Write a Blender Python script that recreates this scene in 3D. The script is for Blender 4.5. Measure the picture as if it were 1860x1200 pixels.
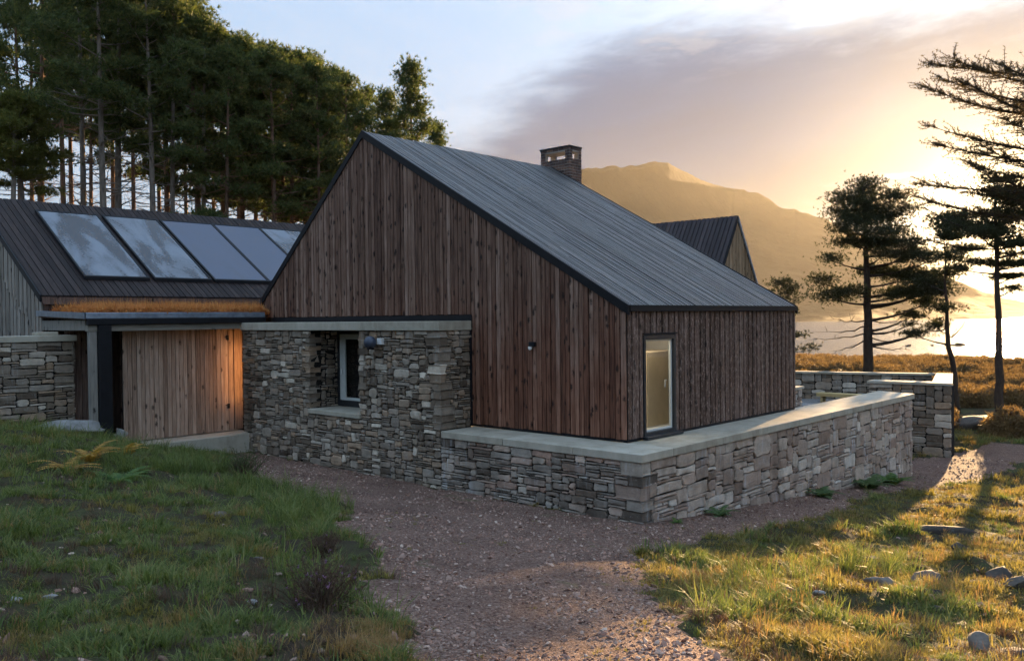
import bpy, bmesh, math, random
import numpy as np
from mathutils import Vector, Matrix

for o in list(bpy.data.objects):
    bpy.data.objects.remove(o, do_unlink=True)
SC = bpy.context.scene
COL = SC.collection
R = math.radians

# ------------------------------------------------------------------ camera
CAM = np.array([-13.9629, -9.672, 2.5035])
YAW, PITCH, ROLL = 0.74, -0.0147, -0.0109
fwd = np.array([math.cos(YAW) * math.cos(PITCH), math.sin(YAW) * math.cos(PITCH), math.sin(PITCH)])
rgt = np.array([math.sin(YAW), -math.cos(YAW), 0.0])
upv = np.cross(rgt, fwd)
rgt, upv = rgt * math.cos(ROLL) + upv * math.sin(ROLL), -rgt * math.sin(ROLL) + upv * math.cos(ROLL)
cd = bpy.data.cameras.new('camera')
cam = bpy.data.objects.new('camera', cd)
COL.objects.link(cam)
cam.matrix_world = Matrix(((rgt[0], upv[0], -fwd[0], CAM[0]), (rgt[1], upv[1], -fwd[1], CAM[1]),
                           (rgt[2], upv[2], -fwd[2], CAM[2]), (0, 0, 0, 1)))
cd.sensor_fit = 'HORIZONTAL'
cd.sensor_width = 36
cd.lens = 1543.4 / 1860 * 36
cd.clip_start = 0.1
cd.clip_end = 9000
SC.camera = cam

# ------------------------------------------------------------------ light
SUN_AZ, SUN_EL = R(11.5), R(4.8)
SUNV = (math.cos(SUN_AZ) * math.cos(SUN_EL), math.sin(SUN_AZ) * math.cos(SUN_EL), math.sin(SUN_EL))
EXPOSURE = 2.36
SUN_STRENGTH = 5.0
SKY_STRENGTH = 0.055
HAZE_DENSITY = 0.000044


class NT:
    """small node-tree helper"""
    def __init__(s, tree):
        s.t = tree; s.n = tree.nodes; s.l = tree.links

    def new(s, typ, **kw):
        n = s.n.new(typ)
        for k, v in kw.items():
            setattr(n, k, v)
        return n

    def put(s, sock, v):
        if hasattr(v, 'is_output') or isinstance(v, bpy.types.NodeSocket):
            s.l.new(v, sock)
        else:
            sock.default_value = v

    def math(s, op, a, b=None, c=None, clamp=False):
        n = s.new('ShaderNodeMath', operation=op, use_clamp=clamp)
        s.put(n.inputs[0], a)
        if b is not None: s.put(n.inputs[1], b)
        if c is not None: s.put(n.inputs[2], c)
        return n.outputs[0]

    def vmath(s, op, a, b=None):
        n = s.new('ShaderNodeVectorMath', operation=op)
        s.put(n.inputs[0], a)
        if b is not None: s.put(n.inputs[1], b)
        return n.outputs[1] if op in ('DOT_PRODUCT', 'LENGTH') else n.outputs[0]

    def smooth(s, x, lo, hi):
        n = s.new('ShaderNodeMapRange', interpolation_type='SMOOTHSTEP')
        s.put(n.inputs[0], x); s.put(n.inputs[1], lo); s.put(n.inputs[2], hi)
        return n.outputs[0]

    def mix(s, f, a, b, mode='MIX'):
        n = s.new('ShaderNodeMix', data_type='RGBA', blend_type=mode)
        s.put(n.inputs['Factor'], f)
        A = [i for i in n.inputs if i.name == 'A' and i.type == 'RGBA'][0]
        B = [i for i in n.inputs if i.name == 'B' and i.type == 'RGBA'][0]
        s.put(A, a if not isinstance(a, tuple) else (*a[:3], 1)); s.put(B, b if not isinstance(b, tuple) else (*b[:3], 1))
        return [o for o in n.outputs if o.type == 'RGBA'][0]

    def noise(s, vec, scale, detail=3, rough=.55, dist=0):
        n = s.new('ShaderNodeTexNoise')
        if vec is not None: s.put(n.inputs['Vector'], vec)
        n.inputs['Scale'].default_value = scale; n.inputs['Detail'].default_value = detail
        n.inputs['Roughness'].default_value = rough; n.inputs['Distortion'].default_value = dist
        return n.outputs['Fac']

    def ramp(s, f, stops, interp='LINEAR'):
        n = s.new('ShaderNodeValToRGB')
        n.color_ramp.interpolation = interp
        e = n.color_ramp.elements
        while len(e) < len(stops): e.new(0.5)
        for i, (p, c) in enumerate(stops):
            e[i].position = p; e[i].color = (*c, 1)
        s.put(n.inputs[0], f)
        return n.outputs[0]

    def mapping(s, vec, scale=(1, 1, 1), loc=(0, 0, 0), rot=(0, 0, 0)):
        n = s.new('ShaderNodeMapping')
        s.put(n.inputs[0], vec)
        s.put(n.inputs[1], loc); n.inputs[2].default_value = rot; n.inputs[3].default_value = scale
        return n.outputs[0]


def build_world():
    w = bpy.data.worlds.new('World'); SC.world = w; w.use_nodes = True
    k = NT(w.node_tree)
    bg = w.node_tree.nodes['Background']
    sky = k.new('ShaderNodeTexSky', sky_type='NISHITA', sun_disc=False)
    sky.sun_elevation = SUN_EL; sky.sun_rotation = math.pi / 2 - SUN_AZ
    sky.air_density = 1.0; sky.dust_density = 0.8; sky.ozone_density = 1.4
    d = k.new('ShaderNodeTexCoord').outputs['Generated']
    sep = k.new('ShaderNodeSeparateXYZ'); k.put(sep.inputs[0], d)
    x, y, z = sep.outputs
    cs = k.math('MAXIMUM', k.vmath('DOT_PRODUCT', d, SUNV), 0.0)
    az = k.math('MULTIPLY', k.math('ARCTAN2', y, x), 57.2958)
    el = k.math('MULTIPLY', k.math('ARCSINE', z), 57.2958)
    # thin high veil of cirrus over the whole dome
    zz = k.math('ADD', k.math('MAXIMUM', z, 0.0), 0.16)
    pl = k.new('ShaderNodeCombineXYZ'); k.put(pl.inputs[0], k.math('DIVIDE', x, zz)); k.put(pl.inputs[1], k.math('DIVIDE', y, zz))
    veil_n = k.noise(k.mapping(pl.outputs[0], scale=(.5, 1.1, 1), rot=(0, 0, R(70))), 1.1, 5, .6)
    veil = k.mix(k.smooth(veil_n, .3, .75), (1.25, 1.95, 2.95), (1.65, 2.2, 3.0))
    vl = k.math('ADD', .64, k.math('MULTIPLY', k.math('MAXIMUM', z, 0.0), 1.1))      # veil brightened overhead, out of view, as added fill for the shaded walls
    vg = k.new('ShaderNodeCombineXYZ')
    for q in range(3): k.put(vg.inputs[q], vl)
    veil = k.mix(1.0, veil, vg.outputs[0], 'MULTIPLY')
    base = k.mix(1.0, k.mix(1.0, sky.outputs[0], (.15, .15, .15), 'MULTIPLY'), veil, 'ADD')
    base = k.mix(1.0, base, k.mix(k.math('POWER', cs, 14.0), (0, 0, 0), (2.2, 2.3, 2.3)), 'ADD')
    # cloud bank over the loch, streaky, its top edge rising away from the wood
    st = k.new('ShaderNodeCombineXYZ'); k.put(st.inputs[0], k.math('MULTIPLY', az, .055)); k.put(st.inputs[1], k.math('ADD', k.math('MULTIPLY', el, .19), k.math('MULTIPLY', az, .012)))
    n1 = k.noise(st.outputs[0], 1.3, 6, .55, .3)
    n2 = k.noise(k.mapping(st.outputs[0], loc=(3.7, 1.2, 0)), 3.2, 5, .6, .2)
    wob = k.math('ADD', k.math('MULTIPLY', k.math('SUBTRACT', n1, .5), 6.0), k.math('MULTIPLY', k.math('SUBTRACT', n2, .5), 4.0))
    top = k.math('ADD', k.math('SUBTRACT', 18.2, k.math('MULTIPLY', k.smooth(az, 32.0, 54.0), 9.0)), wob)
    body = k.math('SUBTRACT', 1.0, k.smooth(k.math('SUBTRACT', el, top), -2.6, 1.8))
    side = k.math('MULTIPLY', k.math('SUBTRACT', 1.0, k.smooth(az, 44.0, 60.0)), k.smooth(az, -80.0, -40.0))
    cov = k.math('MULTIPLY', body, side)
    # a lower rift where the light breaks through near the sun
    rift = k.math('MULTIPLY', k.smooth(k.math('ADD', k.math('MULTIPLY', n2, 1.0), k.math('MULTIPLY', k.math('ABSOLUTE', k.math('SUBTRACT', el, 5.6)), -.075)), .33, .58),
                  k.math('SUBTRACT', 1.0, k.smooth(az, 17.5, 25.0)))
    cov = k.math('MULTIPLY', cov, k.math('SUBTRACT', 1.0, k.math('MULTIPLY', rift, .95)))
    wisps = k.math('MULTIPLY', k.smooth(n2, .50, .66), k.math('MULTIPLY', k.smooth(el, 14.0, 18.0), k.math('SUBTRACT', 1.0, k.smooth(az, 36.0, 50.0))))
    # cloud colour: grey mauve, forward-scattering warm light towards the sun and at its thin lower edge
    warm = k.math('POWER', cs, 16.0)
    low = k.math('SUBTRACT', 1.0, k.smooth(el, 5.0, 14.0))
    ccol = k.mix(k.math('MULTIPLY', low, .75), (.05, .50, 1.25), (.15, .30, .5))
    ccol = k.mix(k.math('MULTIPLY', warm, .5), ccol, (.6, .6, .6))
    ccol = k.mix(1.0, ccol, k.ramp(n1, [(.3, (.8, .8, .8)), (.7, (1.15, 1.15, 1.15))]), 'MULTIPLY')
    out = k.mix(k.math('MULTIPLY', cov, .93), base, ccol)
    out = k.mix(k.math('MULTIPLY', wisps, .4), out, (2.6, 2.7, 2.9))
    # aureole of the veiled sun
    glow = k.mix(1.0, k.mix(k.math('POWER', cs, 70.0), (0, 0, 0), (5.5, 3.8, 1.9)), k.mix(k.math('POWER', cs, 500.0), (0, 0, 0), (26, 19, 10)), 'ADD')
    out = k.mix(1.0, out, glow, 'ADD')
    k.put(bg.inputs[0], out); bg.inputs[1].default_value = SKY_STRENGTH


build_world()
ld = bpy.data.lights.new('sun', 'SUN'); ld.energy = SUN_STRENGTH; ld.angle = R(0.6); ld.color = (1.0, .65, .32)
sun = bpy.data.objects.new('sun', ld); COL.objects.link(sun)
sun.rotation_euler = Vector(SUNV).to_track_quat('Z', 'Y').to_euler()
sun.location = (60, 12, 40)

vs = SC.view_settings
vs.view_transform = 'Standard'; vs.look = 'None'; vs.gamma = 1; vs.exposure = EXPOSURE; vs.use_curve_mapping = False
cy = SC.cycles
cy.max_bounces = 5; cy.diffuse_bounces = 2; cy.glossy_bounces = 2; cy.transmission_bounces = 4; cy.transparent_max_bounces = 12
cy.volume_bounces = 1; cy.use_adaptive_sampling = True; cy.adaptive_threshold = .022; cy.adaptive_min_samples = 32; cy.caustics_reflective = False; cy.caustics_refractive = False; cy.sample_clamp_indirect = 8
try:
    cy.use_denoising = True; cy.denoiser = 'OPENIMAGEDENOISE'
    cy.denoising_input_passes = 'RGB_ALBEDO_NORMAL'
except Exception:
    pass

# ------------------------------------------------------------------ numeric helpers
RNG = np.random.default_rng(11)


def vnoise(x, y, seed=0):
    """value noise on arrays"""
    x = np.asarray(x, float); y = np.asarray(y, float)
    xi = np.floor(x).astype(np.int64); yi = np.floor(y).astype(np.int64)
    fx = x - xi; fy = y - yi
    fx = fx * fx * (3 - 2 * fx); fy = fy * fy * (3 - 2 * fy)

    def h(a, b):
        n = (a * 374761393 + b * 668265263 + seed * 974634777) & 0x7fffffff
        n = ((n ^ (n >> 13)) * 1274126177) & 0x7fffffff
        return ((n ^ (n >> 16)) & 0xffff) / 65535.0
    return (h(xi, yi) * (1 - fx) + h(xi + 1, yi) * fx) * (1 - fy) + (h(xi, yi + 1) * (1 - fx) + h(xi + 1, yi + 1) * fx) * fy


def fbm(x, y, seed=0, octv=4):
    s = 0; a = .5; t = 0
    for i in range(octv):
        s = s + a * vnoise(np.asarray(x) * 2 ** i, np.asarray(y) * 2 ** i, seed + i); t += a; a *= .5
    return s / t


def sp(t, k=.5): return np.logaddexp(0, t / k) * k


def sg(t): return 1 / (1 + np.exp(-np.clip(t, -40, 40)))


def zg(x, y):
    """height of the ground"""
    x = np.asarray(x, float); y = np.asarray(y, float)
    z = -1.30 - .085 * (sp(x + 1) - sp(x - 14.5)) + .165 * sp(-1.8 - x, .8)
    z = z + .03 * sp(-2.5 - y, 1) * np.exp(-np.maximum(x, 0) / 10)
    z = z + .11 * sp(-2.6 - x, .5) * sg((y - 7.5) / 1.5)
    z = z - 9.5 * sg((x + .10 * y - 104 - 8 * (vnoise(y * .05, x * 0, 9) - .5)) / 7.0)
    z = z + 1.6 * sg((y - 26) / 3.0) * sg((30 - x) / 6)
    far = sg((x - 30) / 8)
    return z + far * .5 * (fbm(x * .09, y * .09, 5) - .5)


def inpoly(x, y, poly):
    x = np.asarray(x); y = np.asarray(y); c = np.zeros(x.shape, bool)
    n = len(poly)
    for i in range(n):
        x0, y0 = poly[i]; x1, y1 = poly[i - 1]
        m = ((y0 > y) != (y1 > y)) & (x < (x1 - x0) * (y - y0) / ((y1 - y0) if y1 != y0 else 1e-9) + x0)
        c ^= m
    return c


# ------------------------------------------------------------------ object helpers
class MB:
    def __init__(s): s.v = []; s.f = []

    def add(s, v, f):
        o = len(s.v); s.v += [tuple(p) for p in v]; s.f += [tuple(i + o for i in q) for q in f]; return s

    def box(s, x0, x1, y0, y1, z0, z1):
        return s.add([(x0, y0, z0), (x1, y0, z0), (x1, y1, z0), (x0, y1, z0), (x0, y0, z1), (x1, y0, z1), (x1, y1, z1), (x0, y1, z1)],
                     [(0, 3, 2, 1), (4, 5, 6, 7), (0, 1, 5, 4), (1, 2, 6, 5), (2, 3, 7, 6), (3, 0, 4, 7)])

    def hexa(s, lo, hi):
        """two quads (4 pts each, same winding) joined"""
        return s.add(list(lo) + list(hi), [(0, 3, 2, 1), (4, 5, 6, 7), (0, 1, 5, 4), (1, 2, 6, 5), (2, 3, 7, 6), (3, 0, 4, 7)])

    def cbox(s, x0, x1, y0, y1, z0, z1, c=.01):
        """box with chamfered edges"""
        bm = bmesh.new(); bmesh.ops.create_cube(bm, size=1)
        for v in bm.verts: v.co = Vector((x0 if v.co.x < 0 else x1, y0 if v.co.y < 0 else y1, z0 if v.co.z < 0 else z1))
        bmesh.ops.bevel(bm, geom=bm.edges[:], offset=c, segments=2, affect='EDGES', profile=.5)
        bm.verts.index_update()
        s.add([v.co[:] for v in bm.verts], [[v.index for v in f.verts] for f in bm.faces]); bm.free(); return s

    def tube(s, pts, rad, n=6, cap=True):
        pts = [np.asarray(p, float) for p in pts]; m = len(pts); ring = []
        ref = np.array([0.31, .17, .93])
        V = []; F = []
        for i, p in enumerate(pts):
            t = pts[min(i + 1, m - 1)] - pts[max(i - 1, 0)]; t = t / (np.linalg.norm(t) + 1e-9)
            a = np.cross(t, ref if abs(t @ ref) < .95 else np.array([1., 0, 0])); a /= np.linalg.norm(a) + 1e-9
            b = np.cross(t, a)
            r = rad[i] if hasattr(rad, '__len__') else rad
            for j in range(n):
                q = 2 * math.pi * j / n; V.append(p + r * (a * math.cos(q) + b * math.sin(q)))
        for i in range(m - 1):
            for j in range(n):
                F.append((i * n + j, i * n + (j + 1) % n, (i + 1) * n + (j + 1) % n, (i + 1) * n + j))
        if cap:
            F.append(tuple(range(n - 1, -1, -1))); F.append(tuple((m - 1) * n + j for j in range(n)))
        return s.add(V, F)

    def build(s, name, mat, parent=None, smooth=False):
        me = bpy.data.meshes.new(name); me.from_pydata(s.v, [], s.f); me.update()
        return link(name, me, mat, parent, smooth)


def link(name, me, mat, parent=None, smooth=False):
    if mat is not None and len(me.materials) == 0: me.materials.append(mat)
    if smooth: me.polygons.foreach_set('use_smooth', [True] * len(me.polygons))
    o = bpy.data.objects.new(name, me); COL.objects.link(o)
    if parent is not None: o.parent = parent
    return o


def npmesh(name, V, F):
    """mesh from numpy arrays; F all same size"""
    me = bpy.data.meshes.new(name)
    V = np.asarray(V, np.float32); F = np.asarray(F, np.int32); k = F.shape[1]
    me.vertices.add(len(V)); me.vertices.foreach_set('co', V.ravel())
    me.loops.add(F.size); me.loops.foreach_set('vertex_index', F.ravel())
    me.polygons.add(len(F)); me.polygons.foreach_set('loop_start', np.arange(0, F.size, k, dtype=np.int32))
    me.polygons.foreach_set('loop_total', np.full(len(F), k, np.int32))
    me.update(calc_edges=True)
    return me


def tag(o, label=None, cat=None, group=None, kind=None):
    if label: o['label'] = label
    if cat: o['category'] = cat
    if group: o['group'] = group
    if kind: o['kind'] = kind
    return o


def thing(name, label, cat, group=None, loc=(0, 0, 0)):
    o = bpy.data.objects.new(name, None); COL.objects.link(o); o.location = loc; o.empty_display_size = .2
    return tag(o, label, cat, group)


def copy_tree(o, parent=None):
    c = o.copy(); COL.objects.link(c); c.parent = parent
    for ch in list(o.children): copy_tree(ch, c)
    return c


# ------------------------------------------------------------------ materials
MATS = {}


def mat(name, rough=.7, spec=.3):
    m = bpy.data.materials.new(name); m.use_nodes = True
    k = NT(m.node_tree); b = m.node_tree.nodes['Principled BSDF']
    b.inputs['Roughness'].default_value = rough; b.inputs['Specular IOR Level'].default_value = spec
    MATS[name] = m
    return m, k, b


def objrand(k):
    oi = k.new('ShaderNodeObjectInfo').outputs['Random']
    gi = k.new('ShaderNodeNewGeometry').outputs['Random Per Island']
    return k.math('FRACT', k.math('ADD', oi, k.math('MULTIPLY', gi, 7.31)))


def bump(k, b, h, strength=.4, dist=.01):
    n = k.new('ShaderNodeBump'); n.inputs['Strength'].default_value = strength; n.inputs['Distance'].default_value = dist
    k.put(n.inputs['Height'], h); k.put(b.inputs['Normal'], n.outputs[0])


def coords(k, off=True):
    c = k.new('ShaderNodeTexCoord').outputs['Object']
    if not off: return c, None
    r = objrand(k)
    cx = k.new('ShaderNodeCombineXYZ'); k.put(cx.inputs[0], k.math('MULTIPLY', r, 37.0)); k.put(cx.inputs[2], k.math('MULTIPLY', r, 91.0)); k.put(cx.inputs[1], k.math('MULTIPLY', r, 13.0))
    return k.vmath('ADD', c, cx.outputs[0]), r


def wood(name, stops, knots=.5, along=(1, 1, .05), rough=.75, spec=.25, flake=0.0, knotscale=1.0, dark=.12, low=None):
    """planks: grain along one axis, knots, per-plank tint; low = tint where the wood has weathered less, near the foot of the wall"""
    m, k, b = mat(name, rough, spec)
    c, r = coords(k)
    g = k.noise(k.mapping(c, scale=tuple(a * 26 for a in along)), 1.0, 5, .65)
    g = k.smooth(g, .27, .73)
    blot = k.noise(k.mapping(c, scale=tuple(3 + 2 * a for a in along)), .7, 3)
    val = k.math('ADD', k.math('MULTIPLY', r, .5), k.math('MULTIPLY', g, .5))
    val = k.math('ADD', val, k.math('MULTIPLY', k.math('SUBTRACT', blot, .5), .35))
    col = k.ramp(val, stops)
    if low:
        wz = k.new('ShaderNodeSeparateXYZ'); k.put(wz.inputs[0], k.new('ShaderNodeTexCoord').outputs['Object'])
        wn = k.math('ADD', wz.outputs[2], k.math('MULTIPLY', k.math('SUBTRACT', k.math('ADD', blot, r), 1.0), 1.6))
        col = k.mix(k.math('MULTIPLY', k.math('SUBTRACT', 1.0, k.smooth(wn, .6, 3.6)), .85), col, k.mix(1.0, col, low, 'MULTIPLY'))
    if knots > 0:
        v = k.new('ShaderNodeTexVoronoi', feature='F1'); ks = 6.6 * knotscale
        k.put(v.inputs['Vector'], k.mapping(c, scale=tuple(ks * (1 if a > .5 else .5) for a in along))); v.inputs['Scale'].default_value = 1
        cc = k.new('ShaderNodeSeparateColor'); k.put(cc.inputs[0], v.outputs['Color'])
        kn = k.math('SUBTRACT', 1.0, k.smooth(k.math('ADD', v.outputs['Distance'], k.math('MULTIPLY', k.math('SUBTRACT', k.noise(c, 30, 3, .6), .5), .5)), .10, .36))
        thr = k.math('SUBTRACT', 1.0, k.math('MULTIPLY', knots, k.math('ADD', .25, k.math('MULTIPLY', k.math('FRACT', k.math('MULTIPLY', r, 5.7)), 1.0))))
        kn = k.math('MULTIPLY', kn, k.math('GREATER_THAN', cc.outputs[0], thr))
        streak = k.smooth(k.noise(k.mapping(c, scale=tuple(60 * a if a > .5 else 1.6 for a in along)), 1.0, 2), .56, .7)
        kn = k.math('MAXIMUM', kn, k.math('MULTIPLY', streak, .45))
        col = k.mix(k.math('MULTIPLY', kn, .9), col, (stops[0][1][0] * dark, stops[0][1][1] * dark, stops[0][1][2] * dark))
    if flake:
        fl = k.noise(k.mapping(c, scale=tuple(30 * (1 if a > .5 else .3) for a in along)), 1, 4, .7)
        col = k.mix(k.math('MULTIPLY', k.smooth(fl, .52, .64), flake), col, tuple(min(1, a * 1.7 + .03) for a in stops[-1][1]))
    k.put(b.inputs['Base Color'], col)
    bump(k, b, g, .5, .006)
    return m


wood('larch_boards', [(.08, (0.045, 0.022, 0.015)), (.32, (0.127, 0.068, 0.046)), (.6, (0.205, 0.119, 0.083)), (.92, (0.344, 0.228, 0.175))], .95, low=(1.12, .80, .66))
wood('weathered_larch', [(.08, (0.039, 0.022, 0.016)), (.4, (0.107, 0.062, 0.044)), (.7, (0.172, 0.106, 0.080)), (.95, (0.301, 0.216, 0.175))], .85, flake=.5)
wood('silver_boards', [(.1, (.13, .112, .092)), (.45, (.28, .24, .20)), (.8, (.40, .35, .30))], .35)
wood('door_boards', [(.1, (.18, .115, .08)), (.5, (.36, .245, .175)), (.9, (.52, .39, .30))], .4)
wood('dark_boards', [(.1, (0.081, 0.052, 0.041)), (.5, (0.172, 0.110, 0.085)), (.9, (0.299, 0.200, 0.153))], .25)
wood('beam_timber', [(.1, (0.160, 0.144, 0.119)), (.5, (0.272, 0.243, 0.196)), (.9, (0.368, 0.334, 0.280))], .3, along=(.05, 1, 1))
wood('post_timber', [(.1, (0.124, 0.110, 0.097)), (.5, (0.236, 0.215, 0.184)), (.9, (0.310, 0.284, 0.248))], .3)
wood('bench_timber', [(.1, (.35, .24, .1)), (.5, (.55, .38, .16)), (.9, (.65, .48, .24))], .2, along=(1, .05, 1))
wood('deck_timber', [(.1, (.14, .13, .12)), (.5, (.24, .23, .22)), (.9, (.34, .33, .32))], .1, along=(.05, 1, 1))
wood('roof_slats', [(.1, (.032, .030, .029)), (.4, (.075, .070, .067)), (.65, (.112, .105, .10)), (.97, (.225, .212, .20))], .0, along=(1, .05, .05), rough=.5, spec=.3)
wood('brown_roof_slats', [(.1, (.016, .010, .009)), (.5, (.030, .020, .018)), (.9, (.055, .038, .034))], .0, along=(1, .05, .05), rough=.62, spec=.15)
wood('far_roof_slats', [(.1, (.022, .015, .016)), (.5, (.042, .03, .031)), (.9, (.075, .055, .056))], .0, along=(.05, 1, .05), rough=.55, spec=.25)
wood('far_gable_boards', [(.1, (.10, .06, .03)), (.5, (.26, .17, .095)), (.9, (.40, .28, .17))], .35)


def plain(name, col, rough=.6, spec=.3, metal=0, var=.25, scale=6, bmp=0.0):
    m, k, b = mat(name, rough, spec)
    b.inputs['Metallic'].default_value = metal
    c, r = coords(k)
    n = k.noise(c, scale, 5, .6)
    lo = tuple(max(0, a * (1 - var)) for a in col); hi = tuple(a * (1 + var) for a in col)
    k.put(b.inputs['Base Color'], k.mix(k.smooth(n, .3, .7), lo, hi))
    k.put(b.inputs['Roughness'], k.math('ADD', rough - .08, k.math('MULTIPLY', n, .16)))
    if bmp: bump(k, b, n, bmp, .01)
    return m


plain('black_metal', (.010, .010, .012), .6, .22)
plain('dark_frame', (.022, .023, .026), .4, .5)
plain('membrane', (.012, .010, .010), .9, .1)
plain('zinc', (.26, .31, .38), .38, .5, metal=.6, var=.2)
plain('white_sash', (.62, .63, .60), .45, .4, var=.05)
plain('mortar', (.022, .019, .017), .95, .1, var=.5, scale=14, bmp=.6)
plain('interior_plaster', (.68, .66, .6), .8, .2, var=.05, scale=2)
plain('interior_panel', (.62, .50, .35), .6, .3, var=.08, scale=2)
plain('lamp_blue', (.035, .045, .07), .4, .5, var=.15)
plain('lamp_white', (.75, .75, .72), .4, .4, var=.03)
plain('pale_stone', (.27, .265, .25), .85, .2, var=.22, scale=5, bmp=.5)


def concrete():
    m, k, b = mat('concrete', .8, .25)
    c, r = coords(k)
    n = k.noise(c, 2.2, 6, .6); f = k.noise(c, 60, 3, .7)
    st = k.noise(k.mapping(c, scale=(5, 5, .8)), 1.5, 4)
    v = k.math('ADD', k.math('MULTIPLY', n, .6), k.math('ADD', k.math('MULTIPLY', f, .18), k.math('MULTIPLY', st, .25)))
    v = k.math('ADD', v, k.math('MULTIPLY', k.math('SUBTRACT', r, .5), .12))
    k.put(b.inputs['Base Color'], k.ramp(v, [(.3, (0.258, 0.226, 0.168)), (.52, (0.412, 0.370, 0.290)), (.75, (0.536, 0.490, 0.399))]))
    bump(k, b, f, .25, .004)


concrete()


def stone(name, stops, streak=0.0, lich=.35):
    m, k, b = mat(name, .82, .25)
    c, r = coords(k)
    n = k.noise(c, 5, 6, .65); f = k.noise(c, 38, 4, .7)
    lay = k.noise(k.mapping(c, scale=(3, 3, 22)), 1.4, 4, .6)
    col = k.ramp(r, stops, 'LINEAR')
    col = k.mix(1.0, col, k.ramp(k.math('ADD', k.math('MULTIPLY', n, .5), k.math('ADD', k.math('MULTIPLY', f, .25), k.math('MULTIPLY', lay, .25))),
                                 [(.3, (.5, .5, .5)), (.52, (1, 1, 1)), (.72, (1.45, 1.42, 1.38))]), 'MULTIPLY')
    li = k.smooth(k.noise(c, 9, 5, .7), .60, .68)
    col = k.mix(k.math('MULTIPLY', li, lich), col, (.44, .45, .43))
    if streak:
        wc = k.new('ShaderNodeTexCoord').outputs['Object']
        s1 = k.noise(k.mapping(wc, scale=(3.2, 3.2, .55)), 1.0, 4, .6)
        s2 = k.noise(k.mapping(wc, scale=(14, 14, 1.6)), 1.0, 4, .6)
        col = k.mix(k.math('MULTIPLY', k.math('MULTIPLY', k.smooth(s1, .5, .66), k.smooth(s2, .45, .62)), streak), col, (.56, .58, .60))
    damp = k.noise(k.mapping(k.new('ShaderNodeTexCoord').outputs['Object'], scale=(.9, .9, .45), loc=(4.2, 1.7, 0)), 1.0, 4, .6)
    col = k.mix(k.math('MULTIPLY', k.smooth(damp, .52, .66), .55), col, k.mix(1.0, col, (.42, .38, .34), 'MULTIPLY'))
    k.put(b.inputs['Base Color'], col)
    bump(k, b, k.math('ADD', k.math('MULTIPLY', n, .5), k.math('ADD', k.math('MULTIPLY', f, .35), k.math('MULTIPLY', lay, .5))), .7, .025)


stone('stone_grey', [(.0, (0.100, 0.073, 0.051)), (.12, (0.250, 0.194, 0.140)), (.26, (0.330, 0.279, 0.222)), (.38, (0.150, 0.110, 0.077)), (.5, (0.359, 0.293, 0.224)), (.62, (0.399, 0.279, 0.183)), (.74, (0.199, 0.153, 0.111)), (.84, (0.299, 0.246, 0.191)), (.93, (0.499, 0.424, 0.337)), (1, (0.678, 0.577, 0.452))], .15)
stone('stone_slate', [(.0, (0.120, 0.092, 0.070)), (.15, (0.299, 0.254, 0.209)), (.32, (0.389, 0.339, 0.283)), (.46, (0.219, 0.165, 0.126)), (.6, (0.429, 0.353, 0.283)), (.72, (0.419, 0.277, 0.209)), (.84, (0.250, 0.202, 0.161)), (.93, (0.529, 0.457, 0.374)), (1, (0.598, 0.442, 0.339))], .35)
stone('stone_warm', [(.0, (0.278, 0.195, 0.146)), (.2, (0.391, 0.295, 0.228)), (.4, (0.483, 0.390, 0.310)), (.55, (0.340, 0.238, 0.181)), (.7, (0.514, 0.399, 0.310)), (.85, (0.421, 0.343, 0.275)), (.95, (0.586, 0.494, 0.404)), (1, (0.700, 0.599, 0.500))], .5)
stone('field_rock', [(.0, (.085, .072, .06)), (.4, (.14, .12, .10)), (.7, (.19, .165, .14)), (1, (.27, .24, .21))], 0, .25)
stone('dark_rock', [(.0, (.05, .042, .036)), (.5, (.08, .066, .055)), (1, (.13, .11, .09))], 0, .12)


def gravel_mat():
    m, k, b = mat('gravel_stone', .85, .2)
    r = objrand(k)
    k.put(b.inputs['Base Color'], k.ramp(r, [(0, (0.140, 0.078, 0.058)), (.3, (0.270, 0.157, 0.117)), (.55, (0.367, 0.225, 0.169)), (.75, (0.335, 0.227, 0.176)), (.95, (0.464, 0.328, 0.257)), (1, (0.562, 0.431, 0.342))]))


gravel_mat()


def brick_mat():
    m, k, b = mat('brick', .8, .25)
    c, r = coords(k)
    n = k.noise(c, 22, 4, .6)
    col = k.ramp(r, [(0, (.07, .05, .046)), (.5, (.13, .085, .072)), (.8, (.21, .125, .095)), (1, (.27, .165, .12))])
    k.put(b.inputs['Base Color'], k.mix(1.0, col, k.ramp(n, [(.3, (.7, .7, .7)), (.7, (1.3, 1.3, 1.3))]), 'MULTIPLY'))
    bump(k, b, n, .4, .005)
    plain('brick_joint', (.42, .39, .36), .9, .1, var=.2)


brick_mat()


def glass_mat(name, tint=(1, 1, 1), refl=.9, rough=.0):
    m = bpy.data.materials.new(name); m.use_nodes = True; MATS[name] = m
    k = NT(m.node_tree); m.node_tree.nodes.remove(m.node_tree.nodes['Principled BSDF'])
    out = m.node_tree.nodes['Material Output']
    tr = k.new('ShaderNodeBsdfTransparent'); tr.inputs[0].default_value = (*tint, 1)
    gl = k.new('ShaderNodeBsdfGlossy'); gl.inputs[0].default_value = (1, 1, 1, 1); gl.inputs['Roughness'].default_value = rough
    lwt = k.new('ShaderNodeLayerWeight'); lwt.inputs[0].default_value = .5
    fr = k.math('ADD', .05, k.math('MULTIPLY', k.math('POWER', lwt.outputs['Facing'], 4.0), .9))
    mx = k.new('ShaderNodeMixShader'); k.put(mx.inputs[0], k.math('MULTIPLY', fr, refl, clamp=True))
    k.put(mx.inputs[1], tr.outputs[0]); k.put(mx.inputs[2], gl.outputs[0]); k.put(out.inputs[0], mx.outputs[0])


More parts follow.
